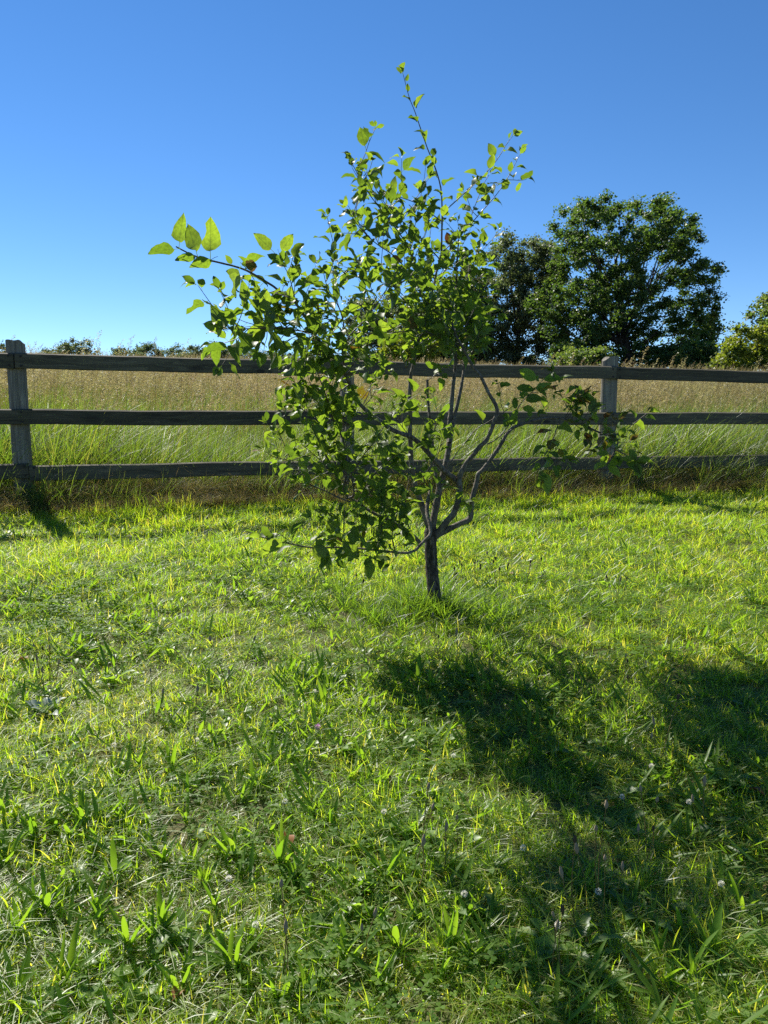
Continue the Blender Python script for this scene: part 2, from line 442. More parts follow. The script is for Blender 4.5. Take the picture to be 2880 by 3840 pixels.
def post(s, top, rx, ry, seed, slope, chamfer, square, lean, label=None):
    r = np.random.default_rng(seed)
    base = float(zfun(FN))
    M = frame(s, FN, base)
    NS, NR = 28, 24
    V = []
    ph = r.uniform(0, 6, 6)
    for i in range(NR + 1):
        t = i / NR
        for j in range(NS):
            a = 2 * math.pi * j / NS
            ca, sa = math.cos(a), math.sin(a)
            e = square
            k = (abs(ca) ** e + abs(sa) ** e) ** (-1.0 / e)
            rad = k * (1 + 0.030 * math.sin(3 * a + ph[0] + 0.6 * t) + 0.02 * math.sin(7 * a + ph[1]) + 0.02 * math.sin(9 * t + 2 * a + ph[2]))
            # a long drying split down the face
            rad *= 1 - 0.12 * math.exp(-((a - 4.95 - 0.05 * math.sin(5 * t + ph[3])) / 0.06) ** 2)
            x = rx * ca * rad * (1.04 - 0.08 * t); y = ry * sa * rad * (1.03 - 0.06 * t)
            zt = top + slope * x - chamfer[0] * max(0.0, chamfer[2] * x - chamfer[1]) + 0.004 * math.sin(5 * a)
            z = -0.4 + (zt + 0.4) * t
            V.append((x + lean * z, y, z))
    F = []
    for i in range(NR):
        for j in range(NS):
            a = i * NS + j; b = i * NS + (j + 1) % NS
            F.append((a, b, b + NS, a + NS))
    c = len(V)
    V.append(tuple(np.mean(V[NR * NS:], axis=0)))
    for j in range(NS): F.append((NR * NS + j, NR * NS + (j + 1) % NS, c))
    o = obj("post", mesh_np("post", np.array(V), F, M_post), fence)
    o.matrix_basis = fence_inv @ M
    if label: o["label"] = label
    return o
post(A, 1.475, 0.080, 0.072, 11, 0.02, (0.9, 0.045, 1), 3.2, -0.004, "split squarish post with a chamfered top at the left end")
post(B, 1.420, 0.070, 0.066, 12, -0.05, (0.6, 0.03, -1), 3.0, 0.0)
post(Cc, 1.475, 0.091, 0.084, 13, 0.06, (0.75, 0.03, -1), 2.3, 0.012, "round pale post with a slanted worn top")
for s_, sd in ((A - 3.0, 14), (Cc + 3.0, 15)):
    post(s_, 1.45, 0.085, 0.075, sd, 0.02, (0.6, 0.04, 1), 2.6, 0.0)

# ---------------------------------------------------------------- tubes
def catmull(P, per=4):
    P = [np.asarray(p, float) for p in P]
    if len(P) < 3:
        return [P[0] + (P[-1] - P[0]) * t for t in np.linspace(0, 1, per + 1)]
    Q = [2 * P[0] - P[1]] + P + [2 * P[-1] - P[-2]]
    out = []
    for i in range(1, len(Q) - 2):
        p0, p1, p2, p3 = Q[i - 1:i + 3]
        for t in np.linspace(0, 1, per, endpoint=False):
            out.append(0.5 * (2 * p1 + (p2 - p0) * t + (2 * p0 - 5 * p1 + 4 * p2 - p3) * t * t + (3 * p1 - p0 - 3 * p2 + p3) * t ** 3))
    out.append(P[-1])
    return out

def tube(P, rad, sides=6, rough=0.0, r=None):
    """returns verts, quads for a tapering tube along the points P"""
    P = np.asarray(P, float); n = len(P)
    T = np.gradient(P, axis=0); T /= np.linalg.norm(T, axis=1)[:, None] + 1e-9
    ref = np.array([0.3, 0.9, 0.2]); U = np.cross(T, ref); U /= np.linalg.norm(U, axis=1)[:, None] + 1e-9
    W = np.cross(T, U)
    a = np.linspace(0, 2 * np.pi, sides, endpoint=False)
    rr = np.asarray(rad)[:, None] * np.ones((1, sides))
    if rough and r is not None: rr = rr * (1 + r.normal(0, rough, rr.shape))
    V = P[:, None, :] + rr[..., None] * (np.cos(a)[None, :, None] * U[:, None, :] + np.sin(a)[None, :, None] * W[:, None, :])
    V = V.reshape(-1, 3)
    i = np.arange(n - 1)[:, None] * sides; j = np.arange(sides)[None, :]; j2 = (j + 1) % sides
    F = np.stack([i + j, i + j2, i + sides + j2, i + sides + j], -1).reshape(-1, 4)
    return V, F

def merge(parts):
    V, F, o = [], [], 0
    for v, f in parts:
        V.append(v); F.append(f + o); o += len(v)
    return np.concatenate(V), np.concatenate(F)

# ---------------------------------------------------------------- apple tree
base_p = ground_at(1630, 2288)
apple = thing("apple_tree", base_p, "young open-branched apple tree standing alone in the lawn before the fence", "tree")
OFF = np.array(base_p)
def ease(t):
    t = min(1.0, max(0.0, t)); return t * t * (3 - 2 * t)
def settle(x, y):
    """the low left boughs and the top of the crown stand a little further back"""
    return 0.28 * ease((1480 - x) / 260) * ease((y - 1420) / 220) + 0.45 * ease((x - 1330) / 260) * ease((1280 - y) / 250)
def P3(pts, d0, d1):
    n = len(pts); out = []
    L = [0.0]
    for a, b in zip(pts[:-1], pts[1:]): L.append(L[-1] + math.hypot(b[0] - a[0], b[1] - a[1]))
    for (x, y), l in zip(pts, L):
        out.append(np.array(at(x, y, d0 + (d1 - d0) * l / L[-1] + settle(x, y))) - OFF)
    return out

D = base_p.y / math.cos(PITCH) * 1.0
D = 4.42
trunk_pts = P3([(1634, 2330), (1632, 2280), (1626, 2210), (1619, 2130), (1615, 2060), (1615, 2005), (1618, 1975)], D, D)
tr = catmull(trunk_pts, 5)
rads = np.interp(np.linspace(0, 1, len(tr)), [0, .12, .3, .75, .88, 1], [.050, .042, .037, .035, .040, .030])
V, F = tube(tr, rads, 14, 0.045, rng)
obj("trunk", mesh_np("trunk", V, F, M_trunk, True), apple)

# limbs: survey points, depth at foot and end, radii
LIMBS = [
 ("leader", [(1617, 2010), (1631, 1916), (1646, 1843), (1660, 1789), (1675, 1724), (1684, 1663), (1686, 1590), (1691, 1536), (1700, 1438), (1709, 1366), (1707, 1312), (1709, 1200), (1711, 1095), (1713, 1000), (1720, 900)], 4.42, 4.62, .024, .005),
 ("second_stem", [(1686, 1660), (1697, 1600), (1710, 1540), (1724, 1474), (1738, 1402), (1742, 1340), (1746, 1240), (1742, 1130), (1756, 1020), (1775, 950)], 4.46, 4.75, .014, .004),
 ("left_stem", [(1612, 2000), (1590, 1920), (1562, 1840), (1546, 1770), (1541, 1717), (1539, 1663), (1537, 1620), (1539, 1572), (1536, 1500), (1539, 1420), (1550, 1366), (1561, 1312), (1575, 1260), (1600, 1185), (1618, 1120), (1632, 1040), (1655, 952)], 4.42, 4.34, .018, .006),
 ("thin_stem", [(1646, 1840), (1632, 1760), (1621, 1650), (1617, 1608), (1610, 1554), (1604, 1490), (1602, 1425)], 4.44, 4.6, .010, .008),
 ("right_limb", [(1630, 2010), (1650, 1990), (1675, 1956), (1700, 1927), (1718, 1880), (1725, 1833), (1722, 1804), (1728, 1775), (1747, 1739), (1769, 1713), (1798, 1677), (1823, 1652), (1841, 1616), (1852, 1583), (1864, 1545), (1859, 1520), (1845, 1495), (1829, 1467), (1803, 1413), (1774, 1377), (1756, 1341), (1731, 1297), (1702, 1239), (1690, 1170)], 4.42, 4.25, .021, .006),
 ("low_right_limb", [(1625, 2015), (1675, 1988), (1725, 1963), (1760, 1948), (1766, 1920), (1769, 1880), (1780, 1836), (1789, 1800), (1794, 1777), (1812, 1760), (1834, 1731), (1867, 1684), (1885, 1656), (1899, 1630), (1924, 1605), (1960, 1590), (2002, 1578), (2045, 1568), (2100, 1568), (2135, 1580), (2175, 1590), (2248, 1622), (2315, 1647), (2302, 1698), (2277, 1745)], 4.42, 4.35, .019, .004),
 ("left_limb", [(1722, 1815), (1697, 1789), (1668, 1768), (1640, 1735), (1603, 1695), (1581, 1670), (1556, 1648), (1537, 1637), (1508, 1627), (1472, 1612), (1436, 1587), (1400, 1561), (1358, 1525), (1333, 1489), (1311, 1438), (1297, 1406), (1272, 1359), (1250, 1335), (1221, 1301), (1199, 1280), (1177, 1250), (1163, 1218), (1134, 1174), (1109, 1138), (1083, 1116), (1047, 1091), (1018, 1069), (953, 1030), (917, 1011), (866, 995), (798, 979), (739, 963), (702, 947), (660, 925)], 4.42, 3.15, .017, .0028),
 ("front_limb", [(1618, 1830), (1604, 1883), (1602, 1927), (1612, 1970), (1613, 2003), (1595, 2024), (1577, 2042), (1555, 2064), (1527, 2073), (1483, 2071), (1400, 2062), (1330, 2055), (1283, 2053), (1168, 2053), (1103, 2042), (1037, 2028), (965, 2010)], 4.36, 3.55, .012, .003),
 ("bush_limb", [(1577, 2037), (1545, 2006), (1508, 1981), (1457, 1950), (1406, 1927), (1340, 1885), (1287, 1845), (1262, 1789), (1247, 1753), (1225, 1713), (1207, 1681), (1189, 1645), (1171, 1598), (1164, 1560)], 4.28, 3.70, .012, .003),
]
# twigs: survey points, depth foot/end, radii, leaf spacing (m, 0 none), side shoots
TW = [
 ([(1655, 952), (1657, 860), (1658, 800), (1653, 706), (1631, 627), (1602, 554), (1577, 482), (1555, 417), (1534, 363), (1512, 280)], 4.34, 4.3, .006, .0016, .055, 0),
 ([(1615, 1116), (1590, 1050), (1568, 1004), (1550, 977), (1525, 916), (1496, 873), (1456, 818), (1420, 775), (1387, 731), (1355, 681), (1333, 637), (1315, 605)], 4.34, 4.1, .005, .0016, .045, 7),
 ([(1650, 990), (1644, 967), (1594, 920), (1540, 895), (1518, 862), (1485, 818), (1453, 775), (1424, 735), (1400, 690)], 4.35, 4.2, .004, .0016, .042, 6),
 ([(1655, 830), (1597, 786), (1557, 760), (1500, 739), (1445, 717)], 4.33, 4.25, .0035, .0016, .042, 4),
 ([(1600, 1085), (1560, 1050), (1481, 963), (1424, 923), (1380, 887), (1344, 847), (1322, 815), (1301, 786)], 4.3, 4.0, .004, .0016, .045, 6),
 ([(1658, 800), (1718, 746), (1769, 699), (1809, 663), (1856, 609), (1885, 565), (1903, 536), (1921, 511)], 4.33, 4.45, .0035, .0015, .050, 1),
 ([(1702, 905), (1756, 838), (1773, 793), (1798, 728), (1816, 685), (1834, 656)], 4.38, 4.42, .003, .0015, .050, 1),
 ([(1651, 952), (1702, 905), (1756, 851), (1800, 800), (1829, 768), (1866, 724), (1899, 674), (1924, 630), (1953, 572)], 4.35, 4.5, .0035, .0015, .052, 2),
 ([(1575, 1060), (1503, 1026), (1402, 1019), (1304, 1017), (1250, 1008)], 4.3, 3.7, .0035, .0015, .042, 5),
 ([(1297, 1406), (1284, 1326), (1286, 1297), (1290, 1228), (1279, 1174), (1264, 1140), (1242, 1105), (1224, 1066), (1213, 1022)], 3.95, 3.5, .005, .0016, .050, 5),
 ([(1297, 1290), (1315, 1254), (1366, 1203), (1405, 1152), (1445, 1091), (1474, 1048), (1489, 1019)], 3.9, 3.75, .004, .0016, .048, 5),
 ([(1467, 1060), (1510, 1120), (1575, 1156), (1610, 1170)], 4.0, 4.3, .003, .0016, .042, 4),
 ([(1724, 1297), (1666, 1272), (1612, 1250), (1583, 1239), (1490, 1245), (1395, 1250), (1348, 1257)], 4.3, 4.0, .005, .0016, .042, 7),
 ([(1175, 1250), (1109, 1238), (1047, 1232), (953, 1232), (881, 1234), (834, 1234)], 3.62, 3.1, .004, .0014, .034, 8),
 ([(1047, 1232), (990, 1203), (931, 1163)], 3.5, 3.3, .0025, .0014, .036, 2),
 ([(1110, 1138), (1100, 1095), (1083, 1033), (1062, 993)], 3.45, 3.4, .003, .0014, .05, 2),
 ([(1047, 1091), (1020, 1110), (985, 1125)], 3.4, 3.3, .002, .0014, .036, 2),
 ([(1199, 1288), (1160, 1270), (1116, 1261), (1070, 1280)], 3.65, 3.4, .0035, .0014, .036, 3),
 ([(1287, 1845), (1300, 1760), (1290, 1660), (1262, 1600), (1247, 1565), (1224, 1489), (1195, 1410), (1174, 1355), (1159, 1290)], 3.85, 3.75, .006, .0018, .055, 8),
 ([(1300, 1870), (1327, 1854), (1318, 1790), (1309, 1724), (1296, 1652), (1283, 1536), (1290, 1470)], 3.9, 3.95, .005, .002, .055, 7),
 ([(1287, 1845), (1291, 1822), (1327, 1768), (1356, 1717), (1399, 1663), (1414, 1641), (1440, 1600)], 3.85, 3.7, .004, .0016, .042, 6),
 ([(1247, 1780), (1211, 1735), (1165, 1695), (1131, 1666)], 3.78, 3.65, .003, .0015, .045, 2),
 ([(1360, 1895), (1316, 1883), (1262, 1862), (1218, 1840), (1153, 1811), (1117, 1764), (1099, 1731), (1081, 1703), (1056, 1645), (1034, 1616), (998, 1587)], 3.85, 3.9, .005, .0015, .050, 5),
 ([(1092, 1706), (1110, 1668), (1131, 1627)], 3.9, 3.85, .0022, .0014, .036, 1),
 ([(1088, 1728), (1055, 1720), (1027, 1713), (990, 1690)], 3.9, 3.85, .0022, .0013, .034, 1),
 ([(1153, 1815), (1175, 1869), (1225, 1930)], 3.9, 3.8, .0022, .0014, .06, 1),
 ([(1287, 2053), (1290, 1960), (1294, 1862)], 3.8, 3.75, .003, .0018, .07, 3),
 ([(1262, 2050), (1215, 2000), (1168, 1948)], 3.78, 3.65, .003, .0014, .06, 1),
 ([(1400, 2062), (1430, 2000), (1425, 1930), (1450, 1850)], 3.95, 3.85, .004, .0016, .040, 7),
 ([(1483, 2071), (1470, 2000), (1490, 1920), (1480, 1840)], 4.05, 3.9, .004, .0016, .040, 7),
 ([(1545, 2006), (1520, 1930), (1530, 1850), (1560, 1790)], 4.2, 4.0, .004, .0016, .040, 6),
 ([(1457, 1950), (1420, 1860), (1430, 1770), (1470, 1700)], 4.05, 4.0, .004, .0016, .040, 6),
 ([(1340, 1885), (1380, 1810), (1440, 1740), (1500, 1700)], 3.95, 3.8, .004, .0016, .040, 6),
 ([(1631, 1910), (1590, 1800), (1640, 1710), (1660, 1640)], 4.3, 4.15, .004, .0016, .042, 4),
 ([(1330, 2055), (1370, 2080), (1420, 2100)], 3.8, 3.6, .002, .0014, .04, 2),
 ([(1168, 2053), (1200, 2075), (1220, 2090)], 3.62, 3.5, .002, .0014, .05, 0),
 ([(1103, 2042), (1060, 2010), (1040, 2005)], 3.6, 3.55, .002, .0014, .05, 0),
 ([(1827, 1666), (1863, 1645), (1903, 1601), (1935, 1543), (1964, 1500), (2002, 1463), (2038, 1423)], 4.35, 4.55, .0035, .0016, .048, 2),
 ([(1690, 1735), (1707, 1706), (1762, 1637), (1783, 1612), (1852, 1569), (1924, 1522), (1957, 1490)], 4.4, 4.6, .003, .0014, .10, 1),
 ([(2117, 1568), (2140, 1530), (2157, 1502)], 4.35, 4.3, .0025, .0014, .034, 1),
 ([(2180, 1590), (2200, 1553), (2222, 1520)], 4.35, 4.3, .0025, .0014, .030, 2),
 ([(2248, 1630), (2320, 1625), (2385, 1582), (2425, 1550)], 4.35, 4.25, .0025, .0014, .036, 1),
 ([(2100, 1570), (2067, 1662), (2038, 1716), (2027, 1760), (2030, 1785)], 4.3, 4.2, .0025, .0014, .036, 2),
 ([(2310, 1680), (2350, 1710), (2381, 1730)], 4.35, 4.25, .0022, .0014, .030, 0),
 ([(1700, 1930), (1710, 1890), (1760, 1875)], 4.4, 4.35, .002, .0013, .04, 0),
 ([(1709, 1110), (1745, 1080), (1760, 1020), (1790, 960)], 4.6, 4.7, .003, .0015, .042, 5),
 ([(1707, 1250), (1750, 1200), (1785, 1134), (1800, 1080)], 4.6, 4.6, .003, .0015, .042, 5),
 ([(1711, 1160), (1670, 1130), (1640, 1080), (1600, 1050)], 4.6, 4.5, .003, .0015, .042, 5),
 ([(1742, 1330), (1775, 1290), (1790, 1220), (1775, 1150)], 4.65, 4.7, .003, .0015, .042, 4),
 ([(1702, 1239), (1660, 1190), (1620, 1170), (1540, 1180)], 4.25, 4.1, .003, .0015, .040, 6),
 ([(1720, 900), (1722, 860), (1716, 830)], 4.62, 4.6, .002, .0013, .036, 1),
 ([(1602, 1427), (1640, 1400), (1660, 1380)], 4.6, 4.5, .0025, .0014, .05, 1),
 ([(1620, 1640), (1640, 1560), (1625, 1480)], 4.45, 4.4, .0025, .0014, .055, 1),
 ([(1600, 1690), (1640, 1620), (1690, 1600)], 4.4, 4.2, .0025, .0014, .055, 1),
 ([(1540, 1640), (1500, 1590), (1470, 1540), (1480, 1500)], 4.4, 4.3, .0025, .0014, .046, 3),
 ([(1360, 1530), (1400, 1480), (1420, 1430)], 4.15, 4.1, .0025, .0014, .06, 1),
 ([(1250, 1335), (1180, 1330), (1120, 1350), (1080, 1370)], 3.85, 3.6, .003, .0014, .042, 4),
 ([(1311, 1440), (1250, 1480), (1180, 1470), (1110, 1490)], 3.95, 3.7, .003, .0014, .042, 5),
 ([(1272, 1359), (1330, 1310), (1380, 1290)], 3.95, 3.8, .0025, .0014, .045, 3),
 ([(1205, 1680), (1160, 1560), (1100, 1520)], 3.8, 3.7, .0025, .0014, .045, 3),
]

# --- leaf shapes (local: petiole from the origin along +Y, blade beyond it, normal +Z), 42 triangles each
def apple_leaf(seed, fold, curl, twist, width, bite=0):
    r = np.random.default_rng(seed)
    vs = np.array([0.0, 0.07, 0.18, 0.32, 0.46, 0.60, 0.73, 0.84, 0.93, 1.0])
    prof = np.array([0.03, 0.45, 0.80, 0.98, 1.0, 0.92, 0.74, 0.48, 0.22, 0.0]) * width
    V, UV = [], []
    for i, (v, w) in enumerate(zip(vs, prof)):
        ser = 1 + (0.035 if i % 2 else -0.025)
        for sgn in (-1, 0, 1):
            x = sgn * w * ser
            if bite and sgn == bite and i in (4, 5, 6): x *= (0.55, 0.38, 0.6)[i - 4]
            z = abs(x) * fold + curl * v * v * -0.5 + r.normal(0, 0.012) + 0.05 * math.sin(v * 9 + sgn * 1.3 + seed) * abs(sgn)
            a = twist * v
            V.append((x * math.cos(a) - z * math.sin(a) * 0.5, 0.28 + v * math.cos(curl * v * 0.45), x * math.sin(a) + z))
            UV.append((0.5 + 0.5 * sgn * (w / max(prof)), v))
    F = []
    for i in range(len(vs) - 1):
        a = i * 3
        F += [(a, a + 1, a + 4, a + 3), (a + 1, a + 2, a + 5, a + 4)]
    b = len(V)
    for (x, y, z) in ((-.012, 0, 0), (.012, 0, 0), (.012, .14, .02), (-.012, .14, .02), (.010, .285, 0), (-.010, .285, 0)):
        V.append((x, y, z)); UV.append((0.5, 0.5))
    F += [(b, b + 1, b + 2, b + 3), (b + 3, b + 2, b + 4, b + 5)]
    return np.array(V, float), np.array(F), np.array(UV, float)
LEAF = [apple_leaf(1, .35, .30, .1, .27), apple_leaf(2, .55, .65, -.25, .27), apple_leaf(3, .2, .15, .2, .29), apple_leaf(4, .75, .9, .4, .25), apple_leaf(5, .4, 1.2, -.4, .32, 1),
        apple_leaf(6, .15, -.25, .15, .30), apple_leaf(7, 1.0, .5, .1, .29), apple_leaf(8, .3, .5, .5, .30, -1), apple_leaf(9, .6, 1.5, .6, .27)]
LEAF_ME = {}
def leaf_me(i, mat):
    if (i, mat.name) not in LEAF_ME:
        v, f, uv = LEAF[i]
        LEAF_ME[(i, mat.name)] = mesh_np("leaf", v, f, mat, True, uv=uv)
    return LEAF_ME[(i, mat.name)]

leaves = []   # (position, direction, normal, length, shape, material key)
UP = np.array([0, 0, 1.0])
def unit(v): return v / (np.linalg.norm(v) + 1e-9)
def add_leaf(p, d, nrm=None, L=None, shape=None, mat='g', j=0.25):
    d = unit(d)
    if nrm is None:
        nrm = UP + rng.normal(0, 0.45, 3)
    nrm = nrm - d * np.dot(nrm, d)
    if np.linalg.norm(nrm) < 1e-3: nrm = np.array([1.0, 0, 0])
    L = L or rng.uniform(0.058, 0.094)
    leaves.append((np.array(p), d, unit(nrm), L, int(rng.integers(0, len(LEAF))) if shape is None else shape, mat))

def perp(t):
    a = unit(np.cross(t, rng.normal(0, 1, 3)))
    return a

spur_parts = []
def mat_pick(px_hint=None, dry=0.0):
    q = rng.random()
    if q < dry: return 'b'
    if q < dry * 1.4 + 0.006: return 'y'
    return 'g'

def leaves_along(P, step, start=0.12, dry=0.0, big=1.0):
    P = np.array(P); seg = np.linalg.norm(np.diff(P, axis=0), axis=1); cum = np.concatenate([[0], np.cumsum(seg)]); L = cum[-1]
    s = start * L + rng.uniform(0, step); ang = rng.uniform(0, 6.28)
    while s < L:
        p = np.array([np.interp(s, cum, P[:, i]) for i in range(3)])
        q = np.array([np.interp(min(L, s + .02), cum, P[:, i]) for i in range(3)]); q0 = np.array([np.interp(max(0, s - .02), cum, P[:, i]) for i in range(3)])
        t = unit(q - q0)
        ang += 2.4 + rng.normal(0, .3)
        u = unit(np.cross(t, [0.2, 0.3, 0.9])); w = np.cross(t, u)
        out = math.cos(ang) * u + math.sin(ang) * w
        d = 0.5 * t + 0.85 * out + 0.10 * UP + rng.normal(0, .22, 3)
        f = 1.0 - 0.45 * max(0, (s / L - 0.75) / 0.25)
        add_leaf(p, d, None, rng.uniform(0.062, 0.104) * f * big, mat=mat_pick(dry=dry))
        s += step * rng.uniform(0.75, 1.3)
    # the tip: a few young leaves
    for _ in range(3):
        add_leaf(P[-1], 0.9 * unit(P[-1] - P[-2]) + rng.normal(0, .45, 3), None, rng.uniform(.035, .065) * big, mat=mat_pick(dry=dry))

def side_shoot(p, d, L, dry=0.0, step=0.04):
    d = unit(d); k = perp(d) * 0.25
    P = [p, p + d * L * .35 + k * L * .15, p + d * L * .7 + UP * L * .06, p + d * L + UP * L * .12]
    Q = catmull(P, 3)
    spur_parts.append(tube(Q, np.linspace(.0022, .0012, len(Q)), 4))
    leaves_along(Q, step, 0.25, dry)

def shoots_on(P, count, lo=0.1, hi=0.95, size=(0.08, 0.24), dry=0.0):
    P = np.array(P); n = len(P)
    for c in range(count):
        i = int((lo + (hi - lo) * (c + rng.uniform(0.1, 0.9)) / count) * (n - 1))
        i = min(max(i, 1), n - 2)
        t = unit(P[i + 1] - P[i - 1])
        d = 0.35 * t + perp(t) + 0.35 * UP
        side_shoot(P[i], d, rng.uniform(*size), dry)

limb_curves = {}
for name, pts, d0, d1, r0, r1 in LIMBS:
    Q = catmull(P3(pts, d0, d1), 4)
    limb_curves[name] = Q
    rr = r0 + (r1 - r0) * np.linspace(0, 1, len(Q)) ** 0.8
    Vv, Ff = tube(Q, rr, 9, 0.06, rng)
    obj("limb", mesh_np("limb", Vv, Ff, M_bark, True), apple)
for i, (pts, d0, d1, r0, r1, step, sh) in enumerate(TW):
    low = np.mean([q[1] for q in pts]) > 1600
    if sh > 2: sh = int(sh * (0.75 if low else 1.6))
    Q = catmull(P3(pts, d0, d1), 4)
    Vv, Ff = tube(Q, np.linspace(r0, r1, len(Q)), 6, 0.05, rng)
    obj("twig", mesh_np("twig", Vv, Ff, M_twig, True), apple)
    dry = 0.22 if pts[0][0] > 2090 else 0.005
    if step: leaves_along(Q, step, 0.1, dry, 1.2 if pts[-1][0] < 1150 and pts[-1][1] < 1300 else 1.0)
    if sh: shoots_on(Q, sh, dry=dry)
# leafy stretches of the limbs themselves
def part_of(name, a, b):
    Q = limb_curves[name]; n = len(Q)
    return Q[int(a * n):int(b * n)]
shoots_on(part_of("leader", .58, 1), 26, size=(.10, .26)); leaves_along(part_of("leader", .82, 1), .045)
shoots_on(part_of("second_stem", .45, 1), 19, size=(.08, .22))
shoots_on(part_of("left_stem", .62, 1), 22, size=(.10, .26))
shoots_on(part_of("right_limb", .80, 1), 10, size=(.08, .22))
shoots_on(part_of("low_right_limb", .74, 1), 16, size=(.05, .15), dry=.3)
shoots_on(part_of("left_limb", .30, .78), 22, size=(.08, .24))
shoots_on(part_of("left_limb", .66, .80), 5, size=(.05, .14))
shoots_on(part_of("front_limb", .5, .80), 5, size=(.06, .18))
shoots_on(part_of("bush_limb", .15, 1), 8, size=(.08, .22))
leaves_along(part_of("front_limb", .84, 1), .07)
# leaves read one by one off the photograph: base, tip, depth, shape
MARK = [((655, 935), (560, 940), 3.13, 0, 'g'), ((673, 910), (678, 818), 3.14, 3, 'g'), ((735, 942), (706, 845), 3.16, 2, 'g'), ((789, 945), (791, 836), 3.17, 4, 'g'),
        ((735, 967), (656, 968), 3.12, 0, 'g'), ((795, 972), (712, 1012), 3.12, 5, 'g'), ((895, 1020), (862, 1116), 3.2, 7, 'g'), ((920, 990), (985, 945), 3.25, 1, 'g'),
        ((870, 990), (846, 956), 3.22, 0, 'g'), ((1017, 936), (958, 876), 3.42, 0, 'g'), ((1055, 942), (1098, 878), 3.42, 2, 'g'), ((1062, 990), (1008, 950), 3.4, 1, 'g'),
        ((836, 1236), (762, 1212), 3.1, 2, 'g'), ((836, 1232), (797, 1155), 3.1, 6, 'g'), ((873, 1208), (846, 1150), 3.2, 2, 'g'), ((880, 1240), (880, 1265), 3.2, 0, 'g'),
        ((905, 1040), (842, 1018), 3.22, 5, 'g'), ((930, 1165), (908, 1112), 3.28, 0, 'g'),
        ((1170, 2046), (1245, 2115), 3.5, 2, 'g'), ((1060, 2030), (972, 2075), 3.52, 0, 'g'), ((1290, 2030), (1345, 2095), 3.6, 2, 'g'), ((975, 2012), (935, 2005), 3.5, 1, 'g'),
        ((1145, 1805), (1078, 1785), 3.7, 0, 'g'), ((1320, 1700), (1250, 1690), 3.6, 7, 'g'), ((1320, 1675), (1362, 1690), 3.6, 2, 'g'),
        ((2385, 1728), (2325, 1715), 4.2, 0, 'g'), ((2385, 1728), (2445, 1722), 4.2, 1, 'g'), ((2385, 1735), (2398, 1790), 4.2, 0, 'g'), ((2383, 1728), (2362, 1682), 4.2, 2, 'g'),
        ((2282, 1702), (2235, 1698), 4.3, 0, 'g'), ((2275, 1742), (2217, 1752), 4.3, 1, 'g'), ((2280, 1750), (2330, 1782), 4.3, 1, 'g'), ((2028, 1770), (2062, 1850), 4.2, 1, 'g'),
        ((2210, 1545), (2235, 1495), 4.28, 0, 'g'), ((2215, 1545), (2255, 1515), 4.28, 2, 'g'), ((2040, 1425), (2108, 1412), 4.5, 1, 'g'), ((2010, 1425), (1948, 1384), 4.5, 2, 'g'),
        ((2000, 1462), (1935, 1450), 4.5, 2, 'g'), ((2010, 1460), (2065, 1440), 4.5, 0, 'g'), ((1970, 1500), (2038, 1490), 4.5, 1, 'g')]
for (b, t, d, sh, mk) in MARK:
    d += settle(*b); p = np.array(at(b[0], b[1], d)) - OFF; q = np.array(at(t[0], t[1], d + rng.uniform(-.02, .03))) - OFF
    L = np.linalg.norm(q - p)
    toward = unit(np.array([0, 0, EYE]) - (p + OFF)) 
    nrm = -toward * 0.8 + UP * 0.5 + rng.normal(0, .15, 3)
    dd = unit(q - p)
    add_leaf(p - dd * L * 0.26, dd, nrm, L, sh, mk)

Vs, Fs = merge(spur_parts)
obj("side_shoots", mesh_np("side_shoots", Vs, Fs, M_twig, True), apple, kind="stuff")
MATS = {'g': M_leaf, 'y': M_leaf_yellow, 'b': M_leaf_brown}
cam_p = np.array([0, 0, EYE])
score = []
for (p, d, n_, L, sh, mk) in leaves:
    v = p + OFF - cam_p; dist = np.linalg.norm(v)
    score.append((L / dist) ** 2 * (0.35 + abs(np.dot(n_, v / dist))))
order = np.argsort(score)[::-1]
big = set(order[:300].tolist())
rest = {'g': [], 'y': [], 'b': []}
for i, (p, d, n_, L, sh, mk) in enumerate(leaves):
    xax = np.cross(d, n_)
    Mx = np.stack([xax, d, n_], 1) * L
    if i in big:
        o = obj("leaf", leaf_me(sh, MATS[mk]), apple)
        M4 = Matrix([[*Mx[0], p[0]], [*Mx[1], p[1]], [*Mx[2], p[2]], [0, 0, 0, 1]])
        o.matrix_basis = M4
        if mk == 'y': o["label"] = "yellowing leaf"
        if mk == 'b': o["label"] = "withered brown leaf"
    else:
        rest[mk].append((sh, Mx, p))
for mk, nm in (('g', "foliage"), ('y', "yellow_foliage"), ('b', "withered_foliage")):
    Va, Fa, Ua, Ra, o_ = [], [], [], [], 0
    for (sh, Mx, p) in rest[mk]:
        v, f, uv = LEAF[sh]
        Va.append(v @ Mx.T + p); Fa.append(f + o_); Ua.append(uv); Ra.append(np.full(len(v), rng.random())); o_ += len(v)
    if Va:
        obj(nm, mesh_np(nm, np.concatenate(Va), np.concatenate(Fa), MATS[mk], True, {"rnd": np.concatenate(Ra)}, np.concatenate(Ua)), apple, kind="stuff")
print("apple leaves", len(leaves))

# ---------------------------------------------------------------- trees beyond the field
def in_poly(px, py, poly):
    inside = False; n = len(poly)
    for i in range(n):
        x1, y1 = poly[i]; x2, y2 = poly[(i + 1) % n]
        if (y1 > py) != (y2 > py) and px < (x2 - x1) * (py - y1) / (y2 - y1) + x1: inside = not inside
    return inside

